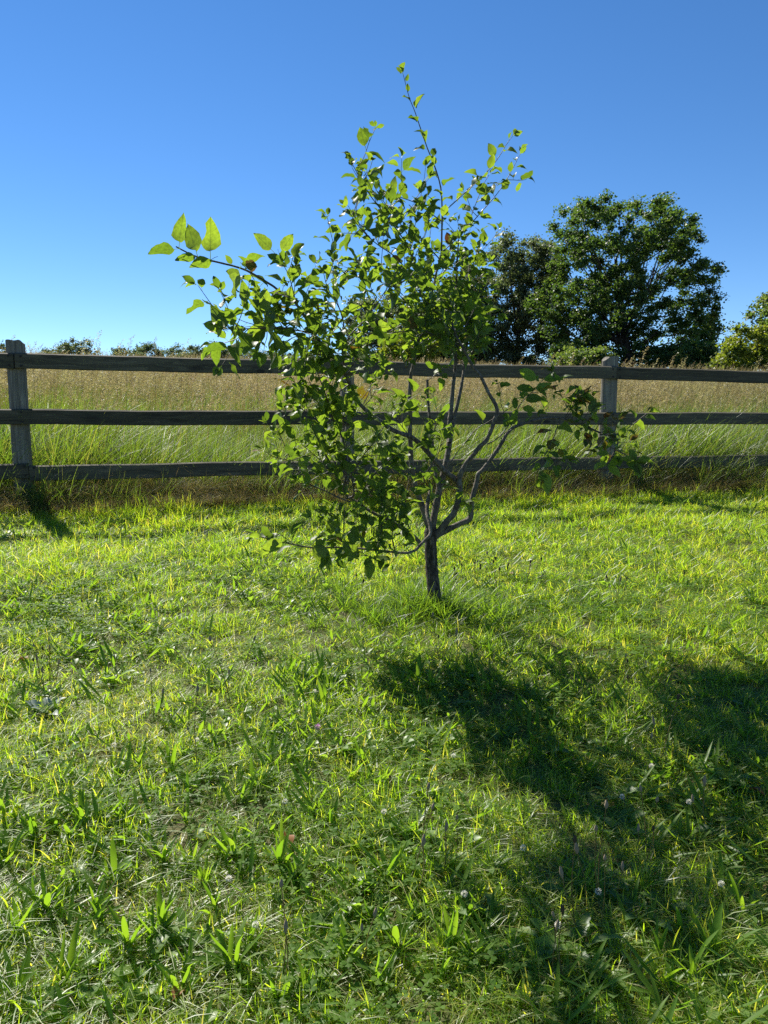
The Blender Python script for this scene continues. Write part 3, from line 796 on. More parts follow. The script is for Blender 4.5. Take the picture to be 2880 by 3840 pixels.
def crown_leaves(centres, radii, per, size, r):
    """leaf sprays: small bent faces scattered through each clump"""
    n = len(centres); N = n * per
    c = np.repeat(centres, per, 0); rad = np.repeat(radii, per)
    v = r.normal(0, 1, (N, 3)); v /= np.linalg.norm(v, axis=1)[:, None]
    rr = np.minimum(np.abs(r.normal(0, .70, N)) + .08, 1.32)
    p = c + v * (rad * rr)[:, None] * np.array([1, 1, 0.72])
    a = r.normal(0, 1, (N, 3)); a[:, 2] *= 0.6; a /= np.linalg.norm(a, axis=1)[:, None]
    b = r.normal(0, 1, (N, 3)) + np.array([0, 0, 0.0]); b -= a * (a * b).sum(1)[:, None]; b /= np.linalg.norm(b, axis=1)[:, None]
    s = size * r.uniform(0.6, 1.3, N)
    nn = np.cross(a, b)
    V = np.stack([p - a * s[:, None] * .5, p + b * (s * .36)[:, None] + nn * (s * .1)[:, None], p + a * s[:, None] * .55 - nn * (s * .12)[:, None], p - b * (s * .36)[:, None] + nn * (s * .1)[:, None]], 1).reshape(-1, 3)
    F = np.arange(N * 4).reshape(-1, 4)
    rnd = np.repeat(np.repeat(r.random(n), per) * 0.55 + r.random(N) * 0.45, 4)
    return V, F, rnd

def far_tree(name, label, poly, Y, trunk_px, thick, n_clumps, per, rad, size, mat, seed, group=None, cat="tree", trunk_r=0.3, forks=None, clump_bias=0.0):
    """poly: crown outline in survey pixels of the 1659 wide picture; Y: distance"""
    r = np.random.default_rng(seed)
    K = 2880 / 1659
    xs = [q[0] for q in poly]; ys = [q[1] for q in poly]
    x0, x1, y0, y1 = min(xs), max(xs), min(ys), max(ys)
    bx = np.array(at(trunk_px[0] * K, trunk_px[1] * K, Y)); bz = float(gz(bx[0], bx[1]))
    base = np.array([bx[0], bx[1], bz])
    t = thing(name, base, label, cat, group)
    cx = 0.5 * (x0 + x1); hw = 0.5 * (x1 - x0)
    cen, tries = [], 0
    rpx = rad / Y * 1662
    while len(cen) < n_clumps and tries < n_clumps * 60:
        tries += 1
        px, py = r.uniform(x0, x1), r.uniform(y0, y1)
        if not in_poly(px, py, poly): continue
        # keep clump inside the outline
        if not (in_poly(px - rpx * .6, py, poly) and in_poly(px + rpx * .6, py, poly) and in_poly(px, py - rpx * .5, poly)): 
            if r.random() > 0.12: continue
        q = (px - cx) / (hw + 1e-6)
        dep = thick * math.sqrt(max(0.08, 1 - q * q)) * r.uniform(-1, 1)
        c = np.array(at(px * K, py * K, Y + dep))
        if cen and min(np.linalg.norm(c - e) for e in cen) < rad * 0.62 and r.random() > 0.25: continue
        cen.append(c)
    cen = np.array(cen) - base
    # wood
    top = np.array(at((forks or trunk_px)[0] * K, y0 * K * 0.62 + y1 * K * 0.38, Y)) - base
    tp = [np.array([0, 0, -0.3]), top * 0.25 + np.array([0, 0, .0]), top * 0.55 + r.normal(0, .12, 3), top]
    TQ = catmull(tp, 5)
    parts = [tube(TQ, np.linspace(trunk_r, trunk_r * .25, len(TQ)), 9, .05, r)]
    TQ = np.array(TQ)
    limb_tubes = []
    for c in cen[::5]:
        hgt = c[2]
        cand = TQ[TQ[:, 2] < max(hgt - 0.15 * abs(hgt), TQ[1, 2] + .1)]
        if not len(cand): continue
        a = cand[min(len(cand) - 1, int(len(cand) * r.uniform(.45, 1)))]
        mid = a * .5 + c * .5 + np.array([0, 0, -0.10 * np.linalg.norm(c - a)]) + r.normal(0, .15, 3)
        Q = catmull([a, mid, c], 4)
        w = trunk_r * r.uniform(.12, .30)
        limb_tubes.append(tube(Q, np.linspace(w, .02, len(Q)), 5))
    V, F = merge(parts)
    obj("trunk", mesh_np("trunk", V, F, M_tree_bark, True), t)
    if limb_tubes:
        V, F = merge(limb_tubes)
        obj("boughs", mesh_np("boughs", V, F, M_tree_bark, True), t)
    radii = rad * r.uniform(0.65, 1.25, len(cen))
    V, F, rnd = crown_leaves(cen, radii, per, size, r)
    obj("crown", mesh_np("crown", V, F, mat, False, {"rnd": rnd}), t)
    return t

M_oak = foliage("oak_leaves", [C(0.034, 0.066, 0.016), C(0.050, 0.090, 0.021), C(0.068, 0.112, 0.027), C(0.095, 0.130, 0.036)], 0.40, C(2.9, 2.9, 1.2), 0.06, 0.5)
M_dark = foliage("dark_tree_leaves", [C(0.052, 0.078, 0.034), C(0.075, 0.102, 0.046), C(0.102, 0.125, 0.068)], 0.38, C(2.6, 2.6, 1.4), 0.07, 0.5)
M_lime = foliage("yellow_green_leaves", [C(0.075, 0.11, 0.018), C(0.11, 0.15, 0.022), C(0.15, 0.175, 0.03)], 0.45, C(3.0, 2.8, 1.0), 0.05, 0.5)
M_mid = foliage("mid_green_leaves", [C(0.055, 0.10, 0.024), C(0.08, 0.13, 0.032), C(0.115, 0.15, 0.045)], 0.42, C(2.9, 2.8, 1.2), 0.06, 0.5)
M_far = foliage("distant_leaves", [C(0.050, 0.080, 0.036), C(0.075, 0.105, 0.046), C(0.10, 0.125, 0.065)], 0.35, C(2.2, 2.2, 1.5), 0.06, 0.5)

oak_poly = [(1188, 500), (1205, 460), (1228, 425), (1262, 418), (1300, 428), (1345, 424), (1375, 432), (1410, 428), (1442, 420), (1458, 445), (1480, 462), (1508, 460), (1532, 500), (1528, 545), (1500, 552), (1530, 566), (1562, 560), (1566, 590), (1545, 620), (1560, 650), (1568, 700), (1560, 745), (1525, 800), (1210, 800), (1188, 760), (1150, 700), (1128, 640), (1165, 620), (1180, 585), (1195, 545)]
far_tree("oak_tree", "largest dark green spreading oak standing behind the right fence post", oak_poly, 56, (1365, 790), 4.6, 460, 240, 0.60, 0.19, M_oak, 21, trunk_r=0.42, forks=(1330, 500))
far_tree("slender_tree", "tall dark grey-green tree with two tops just left of the big oak", [(1015, 640), (1040, 560), (1075, 515), (1098, 498), (1120, 520), (1145, 512), (1172, 510), (1200, 530), (1225, 600), (1240, 800), (1015, 800)], 62, (1120, 788), 3.2, 300, 230, 0.62, 0.19, M_dark, 22, trunk_r=0.26)
far_tree("shade_tree", "dark tree mostly hidden behind the upper right of the apple tree crown", [(930, 650), (975, 585), (1010, 560), (1040, 590), (1060, 680), (1065, 800), (920, 800)], 64, (1010, 788), 3.0, 150, 150, 0.65, 0.25, M_dark, 23, trunk_r=0.24)
far_tree("field_tree", "mid green tree behind the middle of the apple tree, above the middle post", [(738, 668), (760, 640), (800, 645), (850, 640), (900, 650), (945, 660), (960, 800), (735, 800)], 66, (835, 785), 3.0, 170, 140, 0.65, 0.25, M_dark, 24, trunk_r=0.22)
far_tree("bush", "yellow-green bush behind the apple tree just above the top rail", [(800, 800), (815, 745), (850, 715), (890, 705), (935, 715), (960, 800)], 50, (880, 788), 1.6, 90, 140, 0.45, 0.17, M_lime, 25, trunk_r=0.10, cat="bush")
far_tree("bush", "dark green bush below the left side of the oak", [(1180, 800), (1200, 768), (1228, 752), (1262, 760), (1300, 748), (1335, 770), (1345, 800)], 50, (1245, 788), 1.5, 80, 140, 0.45, 0.17, M_mid, 26, trunk_r=0.09, cat="bush")
far_tree("bush", "dim green bush below the right edge of the oak", [(1455, 800), (1465, 752), (1500, 730), (1545, 740), (1565, 800)], 51, (1510, 790), 1.5, 80, 140, 0.45, 0.17, M_mid, 27, trunk_r=0.09, cat="bush")
far_tree("bush", "bright yellow-green bush right of the oak at the edge of the picture", [(1528, 800), (1540, 762), (1565, 735), (1580, 715), (1605, 702), (1632, 695), (1655, 715), (1680, 720), (1700, 800)], 44, (1610, 792), 1.6, 110, 140, 0.42, 0.17, M_lime, 28, trunk_r=0.10, cat="bush")
far_tree("maple_tree", "pale green open tree cut off by the right edge of the picture", [(1588, 668), (1606, 655), (1622, 660), (1632, 634), (1662, 628), (1710, 600), (1790, 630), (1810, 800), (1650, 800), (1640, 715), (1600, 690)], 46, (1700, 790), 2.2, 120, 110, 0.42, 0.17, M_mid, 29, trunk_r=0.16)
# the tree line that peeps over the crest on the left, each crown a tree of its own
FAR = [((128, 168, 202, 732, 768), "round dark treetop peeping over the crest right of the left fence post"),
       ((-30, -2, 22, 738, 775), "treetop over the crest left of the left fence post"),
       ((84, 104, 128, 752, 772), "small dim treetop over the crest between the left post and the round treetop"),
       ((236, 272, 306, 748, 776), "first treetop of the distant row, at its left end"),
       ((292, 322, 346, 740, 776), "taller pointed treetop near the left end of the distant row"),
       ((340, 374, 404, 746, 778), "broad low treetop left of the middle of the distant row"),
       ((396, 424, 450, 744, 778), "rounded treetop in the middle of the distant row"),
       ((440, 466, 496, 736, 778), "tallest pale treetop in the distant row"),
       ((490, 512, 536, 746, 778), "treetop right of the tallest one in the distant row"),
       ((530, 556, 584, 756, 780), "low treetop near the right end of the distant row"),
       ((576, 604, 640, 758, 782), "last low treetop of the distant row, beside the apple tree foliage"),
       ((640, 690, 745, 756, 784), "low far treetop seen through the left part of the apple tree")]
for i, ((xa, xm, xb, yt, yb), lab) in enumerate(FAR):
    wa, wb = 1.5 * (xm - xa), 1.5 * (xb - xm)
    poly = [(xm - wa, yb + 22), (xm - wa * .97, yb - 8), (xm - wa * .55, yt + 7), (xm - wa * .2, yt), (xm + wb * .2, yt + 1), (xm + wb * .5, yt + 6), (xm + wb * .96, yb - 9), (xm + wb, yb + 22)]
    far_tree("distant_tree", lab, poly, 104 + 5 * (i % 3), (xm, yb + 10), 1.8, 60, 110, 0.7, 0.22, M_far, 40 + i, "distant trees peeping over the crest of the field", trunk_r=0.16)

# ---------------------------------------------------------------- blades, tufts
def blades(base, az, h, lean, w, K=3, curl=0.6, r=rng, rnd=None, taper=1.4):
    """N grass blades as ribbons of K segments. base (N,3); returns V, faces tuple, attrs"""
    N = len(h)
    t = np.linspace(0, 1, K + 1)[None, :]
    d = np.stack([np.cos(az), np.sin(az)], 1)
    side = np.stack([-np.sin(az), np.cos(az)], 1)
    tw = r.uniform(-1.2, 1.2, N)
    side3 = np.stack([side[:, 0] * np.cos(tw) + d[:, 0] * np.sin(tw), side[:, 1] * np.cos(tw) + d[:, 1] * np.sin(tw), np.zeros(N)], 1)
    bend = lean[:, None] * (t + curl * t ** 2.2)
    z = h[:, None] * (t - 0.42 * np.clip(lean[:, None], 0, 1.5) * t ** 2.4)
    c = np.zeros((N, K + 1, 3))
    c[..., 0] = base[:, 0, None] + d[:, 0, None] * bend * h[:, None]
    c[..., 1] = base[:, 1, None] + d[:, 1, None] * bend * h[:, None]
    c[..., 2] = base[:, 2, None] + z
    ww = 0.5 * w[:, None] * np.clip(1 - t ** taper, 0, 1) * np.minimum(1, 0.55 + 2.2 * t)
    L = c[:, :-1] - side3[:, None, :] * ww[:, :-1, None]
    Rr = c[:, :-1] + side3[:, None, :] * ww[:, :-1, None]
    V = np.concatenate([np.stack([L, Rr], 2).reshape(N, 2 * K, 3), c[:, -1:, :]], 1)
    nv = 2 * K + 1
    o = np.arange(N)[:, None] * nv
    quads = np.concatenate([np.stack([o + 2 * i, o + 2 * i + 1, o + 2 * i + 3, o + 2 * i + 2], -1) for i in range(K - 1)], 1).reshape(-1, 4)
    tris = np.concatenate([o + 2 * K - 2, o + 2 * K - 1, o + 2 * K], 1)
    rn = r.random(N) if rnd is None else rnd
    tip = np.concatenate([np.repeat(t[0, :-1], 2), [1.0]])
    return V.reshape(-1, 3), quads, tris, np.repeat(rn, nv), np.tile(tip, N)

def tuft_mesh(name, mat, **kw):
    V, q, t, rn, tip = blades(**kw)
    return mesh_np(name, V, (q, t), mat, False, {"rnd": rn, "tip": tip})

def disc(N, rad, r=rng):
    a = r.uniform(0, 2 * np.pi, N); q = rad * np.sqrt(r.random(N))
    return np.stack([q * np.cos(a), q * np.sin(a), np.zeros(N)], 1)

def source(name, meshes):
    c = bpy.data.collections.new(name)
    for i, me in enumerate(meshes):
        o = bpy.data.objects.new(f"{name}_{chr(97 + i)}", me)
        c.objects.link(o)
    return c

def scatter(name, coll, pts, rotz, scl, kind, tilt=None, label=None):
    """ONE stuff object: a cloud of points that carries tufts"""
    N = len(pts)
    me = bpy.data.meshes.new(name)
    me.vertices.add(N); me.vertices.foreach_set("co", np.asarray(pts, np.float32).ravel())
    rot = np.zeros((N, 3), np.float32); rot[:, 2] = rotz
    if tilt is not None: rot[:, 0] = tilt[:, 0]; rot[:, 1] = tilt[:, 1]
    a = me.attributes.new("rot", 'FLOAT_VECTOR', 'POINT'); a.data.foreach_set("vector", rot.ravel())
    a = me.attributes.new("scl", 'FLOAT_VECTOR', 'POINT'); a.data.foreach_set("vector", np.asarray(scl, np.float32).ravel())
    a = me.attributes.new("pick", 'INT', 'POINT'); a.data.foreach_set("value", np.asarray(kind, np.int32))
    o = obj(name, me, kind="stuff")
    if label: o["label"] = label
    ng = bpy.data.node_groups.new(name + "_spread", 'GeometryNodeTree')
    ng.interface.new_socket("Geometry", in_out='INPUT', socket_type='NodeSocketGeometry')
    ng.interface.new_socket("Geometry", in_out='OUTPUT', socket_type='NodeSocketGeometry')
    gi = ng.nodes.new("NodeGroupInput"); go = ng.nodes.new("NodeGroupOutput")
    iop = ng.nodes.new("GeometryNodeInstanceOnPoints")
    ci = ng.nodes.new("GeometryNodeCollectionInfo"); ci.inputs[0].default_value = coll
    ci.inputs["Separate Children"].default_value = True; ci.inputs["Reset Children"].default_value = True
    def attr(nm, typ):
        x = ng.nodes.new("GeometryNodeInputNamedAttribute"); x.data_type = typ; x.inputs[0].default_value = nm
        return x.outputs[0]
    ng.links.new(gi.outputs[0], iop.inputs["Points"]); ng.links.new(ci.outputs[0], iop.inputs["Instance"])
    iop.inputs["Pick Instance"].default_value = True
    ng.links.new(attr("pick", 'INT'), iop.inputs["Instance Index"])
    e = ng.nodes.new("FunctionNodeEulerToRotation"); ng.links.new(attr("rot", 'FLOAT_VECTOR'), e.inputs[0])
    ng.links.new(e.outputs[0], iop.inputs["Rotation"])
    ng.links.new(attr("scl", 'FLOAT_VECTOR'), iop.inputs["Scale"])
    ng.links.new(iop.outputs[0], go.inputs[0])
    md = o.modifiers.new("spread", 'NODES'); md.node_group = ng
    return o

def fan(density, y0, y1, side, extra, nmax=None, nmin=None, r=rng):
    """random points of the ground in the wedge in front of the camera; density(y) per square metre"""
    out = []
    ys = np.arange(y0, y1, 0.25 if y1 < 20 else 1.0); st = ys[1] - ys[0]
    for y in ys:
        hw = side * y + extra
        n = r.poisson(density(y) * st * 2 * hw)
        out.append(np.stack([r.uniform(-hw, hw, n), r.uniform(y, y + st, n)], 1))
    p = np.concatenate(out)
    n_ = NX * p[:, 0] + NY * p[:, 1]
    k = np.ones(len(p), bool)
    if nmax is not None: k &= n_ < nmax
    if nmin is not None: k &= n_ > nmin
    p = p[k]
    return np.column_stack([p, gz(p[:, 0], p[:, 1])])

def vnoise(x, y, f, seed=0):
    """smooth value noise, 0..1"""
    r = np.random.default_rng(1000 + seed); T = r.random((64, 64))
    u = x * f + 100; v = y * f + 100
    i = np.floor(u).astype(int); j = np.floor(v).astype(int); a = u - i; b = v - j
    a = a * a * (3 - 2 * a); b = b * b * (3 - 2 * b)
    g = lambda p, q: T[p % 64, q % 64]
    return (g(i, j) * (1 - a) + g(i + 1, j) * a) * (1 - b) + (g(i, j + 1) * (1 - a) + g(i + 1, j + 1) * a) * b

# --- mown lawn
lawn_meshes = []
for k in range(6):
    n = 38
    lawn_meshes.append(tuft_mesh("lawn_tuft", M_grass, base=disc(n, .055), az=rng.uniform(0, 6.28, n), h=rng.uniform(.018, .060, n) * (1.0 if k < 4 else 1.5), lean=rng.uniform(.1, 1.7, n), w=rng.uniform(.0025, .0056, n), K=3))
c_lawn = source("lawn_tuft", lawn_meshes)
p = fan(lambda y: 360 if y < 3 else 280 if y < 5 else 200, 0.7, 9.6, 0.62, 0.7, nmax=FN - 0.30)
p = p[NX * p[:, 0] + NY * p[:, 1] < FN - .58 + .34 * vnoise(p[:, 0], p[:, 1], 1.9, 21)]
N = len(p)
pn = vnoise(p[:, 0], p[:, 1], 2.2, 1); pn2 = vnoise(p[:, 0], p[:, 1], 0.7, 2)
hs = (0.65 + 0.75 * pn) * rng.uniform(.8, 1.2, N) * (0.85 + 0.35 * pn2)
nn = NX * p[:, 0] + NY * p[:, 1]
hs *= np.where(nn > FN - 1.2, 1.0 + 0.5 * np.clip((nn - FN + 1.2) / 0.6, 0, 1), 1.0)
scl = np.stack([np.ones(N) * 1.05, np.ones(N) * 1.05, hs], 1) * np.where(p[:, 1] > 4.5, 1.25, 1.0)[:, None]
scatter("lawn_grass", c_lawn, p, rng.uniform(0, 6.28, N), scl, rng.integers(0, 6, N), label="short uneven mown grass of the sunlit lawn")
print("lawn tufts", N)

# --- clover and small weeds in patches
def clover(n, seed):
    r = np.random.default_rng(seed); V, F, A = [], [], []
    for _ in range(n):
        b = disc(1, .07, r)[0]; hgt = r.uniform(.02, .05); a0 = r.uniform(0, 6.28); s = r.uniform(.008, .014)
        c = b + np.array([r.normal(0, .008), r.normal(0, .008), hgt]); rn = r.random()
        for q in range(3):
            a = a0 + q * 2.094; dx, dy = math.cos(a), math.sin(a)
            o = len(V)
            lift = r.uniform(-.1, .35)
            for (u, w_) in ((0, 0), (.55, -.5), (1.0, -.35), (.92, 0), (1.0, .35), (.55, .5)):
                V.append(c + s * np.array([dx * u - dy * w_, dy * u + dx * w_, u * lift - abs(w_) * .1])); A.append(rn)
            F.append((o, o + 1, o + 2, o + 3)); F.append((o, o + 3, o + 4, o + 5))
    return mesh_np("clover_patch", np.array(V), F, M_clover, False, {"rnd": A})
c_clover = source("clover_patch", [clover(16, s) for s in range(4)])
p = fan(lambda y: 60 if y < 5 else 30, 0.75, 8.6, 0.62, 0.6, nmax=FN - .6)
m = vnoise(p[:, 0], p[:, 1], 1.6, 5) + 0.25 * rng.random(len(p)) > 0.66
p = p[m]; N = len(p)
s_ = rng.uniform(.8, 1.4, N)
scatter("clover_cover", c_clover, p, rng.uniform(0, 6.28, N), np.stack([s_, s_, s_], 1), rng.integers(0, 4, N), label="low clover leaves mixed through the lawn")

# --- longer tufts: ring round the trunk, and foot of the fence
long_meshes = []
for k in range(4):
    n = 34
    long_meshes.append(tuft_mesh("long_tuft", M_long, base=disc(n, .06), az=rng.uniform(0, 6.28, n), h=rng.uniform(.10, .27, n), lean=rng.uniform(.08, .7, n), w=rng.uniform(.004, .0085, n), K=4, curl=.9))
c_long = source("long_tuft", long_meshes)
q = []
for _ in range(300):
    a = rng.uniform(0, 6.28); rr = abs(rng.normal(0, .46)) + .05
    q.append((base_p.x - 0.02 + 1.35 * rr * math.cos(a), base_p.y - 0.05 + 0.75 * rr * math.sin(a)))
q = np.array(q); p1 = np.column_stack([q, gz(q[:, 0], q[:, 1])])
sc1 = rng.uniform(.30, .95, len(p1)) * (.5 + .8 * vnoise(q[:, 0], q[:, 1], 3.5, 31)) * np.exp(-((q[:, 0] - base_p.x) ** 2 / 2.0 + (q[:, 1] - base_p.y) ** 2 / .9))
S = rng.uniform(-6.5, 7.5, 420); Nn = FN + rng.normal(-.60, .10, 420)
x, y = sn(S, Nn); p2 = np.column_stack([x, y, gz(x, y)]); sc2 = rng.uniform(.2, .5, 420)
p3 = fan(lambda y: 3.0, 1.0, 7.5, .6, .5, nmax=FN - .8); sc3 = rng.uniform(.3, .6, len(p3))
p = np.concatenate([p1, p2, p3]); sc = np.concatenate([sc1, sc2, sc3]); N = len(p)
scatter("long_grass", c_long, p, rng.uniform(0, 6.28, N), np.stack([sc ** .5, sc ** .5, sc], 1), rng.integers(0, 4, N), label="longer uncut grass round the apple trunk and along the fence foot")

# --- dry thatch under the bottom rail
th = []
for k in range(4):
    n = 60
    th.append(tuft_mesh("thatch_tuft", M_thatch, base=disc(n, .12), az=rng.uniform(0, 6.28, n), h=rng.uniform(.12, .42, n), lean=rng.uniform(.2, 1.3, n), w=rng.uniform(.0025, .005, n), K=4, curl=1.0))
c_th = source("thatch_tuft", th)
S = rng.uniform(-8, 9, 3600); Nn = FN + rng.uniform(-.52, .35, 3600)
x, y = sn(S, Nn); p = np.column_stack([x, y, gz(x, y)]); N = len(p)
s_ = rng.uniform(.6, 1.0, N) * np.where(Nn < FN - .12, .7, 1)
scatter("dry_thatch", c_th, p, rng.uniform(0, 6.28, N), np.stack([s_, s_, s_], 1), rng.integers(0, 4, N), label="brown dead grass matted along the foot of the fence")

# --- green meadow grass behind the fence
md = []
for k in range(5):
    n = 46
    az = rng.normal(0.15, 1.3, n)
    md.append(tuft_mesh("meadow_tuft", M_meadow, base=disc(n, .14), az=az, h=rng.uniform(.30, .98, n), lean=rng.uniform(.08, .65, n), w=rng.uniform(.006, .0135, n), K=5, curl=1.1))
c_md = source("meadow_tuft", md)
p = fan(lambda y: 46 if y < 11 else 22 if y < 15 else 10 if y < 26 else 4, 6.2, 44, .66, 2.0, nmin=FN + .12)
Sx = rng.uniform(-7, 8, 420); xx, yy = sn(Sx, FN + rng.uniform(-.42, .12, 420)); p = np.concatenate([p, np.column_stack([xx, yy, gz(xx, yy)])]); N = len(p)
s_ = rng.uniform(.70, 1.0, N); s_[-420:] *= rng.uniform(.18, .75, 420) ** 1.4; v_ = vnoise(p[:, 0], p[:, 1], .55, 8); s_ *= .74 + .46 * v_
scatter("meadow_grass", c_md, p, rng.normal(0, .5, N), np.stack([s_, s_, s_], 1), rng.integers(0, 5, N), label="tall lush green grass just behind the fence")
print("meadow tufts", N)

# --- flowering stems: stalk + drooping panicle
def panicle(p0, d, L, r, n=26, wind=0.5):
    """spikelets along the top of a stem"""
    V, F = [], []
    for i in range(n):
        t = i / n
        b = p0 + d * L * t + np.array([wind, 0, -0.25]) * (L * t * t * .55)
        a = r.uniform(0, 6.28); ln = L * .30 * (1 - .75 * t) * r.uniform(.5, 1.1)
        o = np.array([math.cos(a) * .75 + wind * .5, math.sin(a) * .75, r.uniform(.05, .7)])
        tip = b + unit(o) * ln
        w = unit(np.cross(o, r.normal(0, 1, 3))) * r.uniform(.0032, .0062)
        k = len(V)
        mid = b * .35 + tip * .65 
        V += [b, mid - w, tip + np.array([0, 0, -.3 * ln]), mid + w]
        F.append((k, k + 1, k + 2, k + 3))
    return V, F

def seed_tuft(n, seed, hr, spread, lush=26, headL=(.12, .22)):
    r = np.random.default_rng(seed)
    Vs, Fs, Rs, Ms = [], [], [], []
    o = 0
    for _ in range(n):
        b = disc(1, spread, r)[0]; h = r.uniform(*hr) * (1 if r.random() < .8 else 1.14); az = r.normal(0, .9); ln = r.uniform(.02, .24)
        top = b + np.array([math.cos(az) * ln * h, math.sin(az) * ln * h, h])
        side = unit(np.array([-math.sin(az) + .2, math.cos(az), 0])) * .0016
        mid = (b + top) / 2 + np.array([0, 0, .02])
        Vs += [b - side, b + side, mid - side, mid + side, top - side * .6, top + side * .6]
        Fs += [(o, o + 1, o + 3, o + 2), (o + 2, o + 3, o + 5, o + 4)]; Ms += [0, 0]
        Rs += [r.random()] * 6; o += 6
        v, f = panicle(top, unit(top - mid), r.uniform(*headL), r, lush, r.uniform(.15, .8))
        rr = r.random()
        Vs += v; Fs += [tuple(i + o for i in q) for q in f]; Ms += [1] * len(f); Rs += [rr] * len(v); o += len(v)
    me = mesh_np("seed_tuft", np.array(Vs), Fs, M_stem, False, {"rnd": Rs})
    me.materials.append(M_seed)
    me.polygons.foreach_set("material_index", np.array(Ms, np.int32))
    return me
c_seed = source("seed_tuft", [seed_tuft(13, 60 + k, (.82, 1.22), .26, 22) for k in range(5)] + [seed_tuft(6, 70 + k, (.85, 1.3), .22, 40, (.22, .34)) for k in range(3)])
p = fan(lambda y: 7.0 if y < 12 else 11 if y < 22 else 6.5 if y < 34 else 4.0, 8.2, 58, .66, 3.0, nmin=FN + .75); N = len(p)
s_ = rng.uniform(.66, .90, N); s_ *= np.where(p[:, 1] > 30, 1.05, 1.0) * (0.84 + .30 * vnoise(p[:, 0], p[:, 1], .45, 9)); keep = vnoise(p[:, 0], p[:, 1], .32, 19) + .5 * rng.random(N) > .42; p, s_ = p[keep], s_[keep]; N = len(p)
scatter("meadow_seed_heads", c_seed, p, rng.normal(0, .7, N), np.stack([s_, s_, s_], 1), np.where((p[:, 1] < 16) & (rng.random(N) < .45), rng.integers(5, 8, N), rng.integers(0, 5, N)), label="tan flowering grass stems covering the field to its crest")
print("seed tufts", N)

# --- single tall stalks that stand clear above the top rail
def stalk(px, py, n_, hl, seed, label, dense=34):
    r = np.random.default_rng(seed)
    K = 2880 / 1659
    t = (px * K - 1440) / 2885
    # foot: the station at distance n_ on this line of sight
    y = n_ / (NY + t * NX); xx = t * y; z = float(gz(xx, y))
    top = np.array(at(px * K, py * K, y / math.cos(PITCH)))
    sc = y / top[1]; topz = EYE + (top[2] - EYE) * sc
    h = topz - z
    th_ = thing("seed_stalk", (xx, y, z), label[0], "grass stalk", "tall seed stalks above the fence")
    lean = r.uniform(-.05, .12)
    hs_ = h - hl * .8
    P = catmull([np.array([-lean * .6, 0, 0]), np.array([-lean * .25, 0, hs_ * .5]), np.array([0, 0, hs_])], 4)
    V, F = tube(P, np.linspace(.0026, .0015, len(P)), 4)
    obj("stem", mesh_np("stem", V, F, M_stem, True), th_)
    v, f = panicle(P[-1], unit(np.array([.1 + lean, 0, 1])), hl, r, dense, r.uniform(.1, .7))
    v = np.array(v)
    STALKS.append((px, label[0], label[1], th_))
    obj("seed_head", mesh_np("seed_head", v, f, M_seed, False, {"rnd": [r.random()] * len(v)}), th_)
STALKS = []
ST = [(32, 726, 9.2, .22), (84, 738, 10, .2), (92, 744, 10.4, .18), (127, 742, 11, .18), (186, 728, 9.6, .24), (208, 716, 9.0, .3), (222, 740, 11, .2), (262, 734, 10, .22), (282, 726, 9.5, .26), (341, 730, 10, .24), (398, 732, 9.8, .26), (472, 742, 10.5, .2), (560, 748, 10, .2)]
for i, (px, py, n_, hl) in enumerate(ST):
    stalk(px, py, n_, hl, 300 + i, ("thin loose-headed grass stalk", "against the sky above the left top rail"))
ST2 = [(1112, 770, 10, .26), (1178, 765, 9.6, .28), (1196, 772, 10.4, .26), (1222, 762, 9.4, .3), (1245, 774, 10.6, .24), (1335, 776, 10.5, .22), (1350, 770, 10, .24), (1372, 752, 9.0, .34), (1402, 776, 10.5, .24), (1436, 766, 9.7, .28), (1460, 772, 10.2, .26), (1620, 770, 10, .28), (1645, 764, 9.6, .3), (960, 776, 10, .26), (905, 770, 9.8, .26)]
for i, (px, py, n_, hl) in enumerate(ST2):
    stalk(px, py, n_, hl, 340 + i, ("tan plumed grass stalk", "against the dark trees above the right top rail"), 46)

# ---------------------------------------------------------------- broad-leaved weeds of the lawn, each a plant
def strap_leaf(seed, width, arch, wave=0.0, lobes=0.0, mat=M_plantain, n=8):
    """local: root at origin, leaf along +Y, unit length"""
    r = np.random.default_rng(seed); V = []
    for i in range(n + 1):
        t = i / n
        w = width * (math.sin(math.pi * min(1, t * .92 + .06)) ** .8) * (1 - .1 * t)
        if t < .2: w = min(w, width * (.25 + t * 2.2))
        if lobes: w *= 1 - lobes * (i % 2)
        if i == n: w = 0.002
        y = t * math.cos(arch * t * .6); z = .35 * t * (1 - arch * t) + .02 * math.sin(6 * t + seed)
        for sg in (-1, 0, 1):
            V.append((sg * w, y, z + abs(sg) * w * .35 + wave * math.sin(t * 17 + sg)))
    F = []
    for i in range(n):
        a = i * 3; F += [(a, a + 1, a + 4, a + 3), (a + 1, a + 2, a + 5, a + 4)]
    return mesh_np("leaf", np.array(V), F, mat, True)
PL = [strap_leaf(s, .046 + .013 * (s % 3), .15 + .32 * (s % 4)) for s in range(8)]
DA = [strap_leaf(s + 20, .17, .5 + .15 * (s % 3), .008, .32, M_dandelion, 10) for s in range(4)]
RO = [strap_leaf(s + 40, .26, .35 + .2 * (s % 3), .012, 0, M_dandelion, 8) for s in range(4)]
SI = [strap_leaf(s + 60, .20, .5 + .2 * (s % 3), .012, 0, M_silver, 8) for s in range(4)]
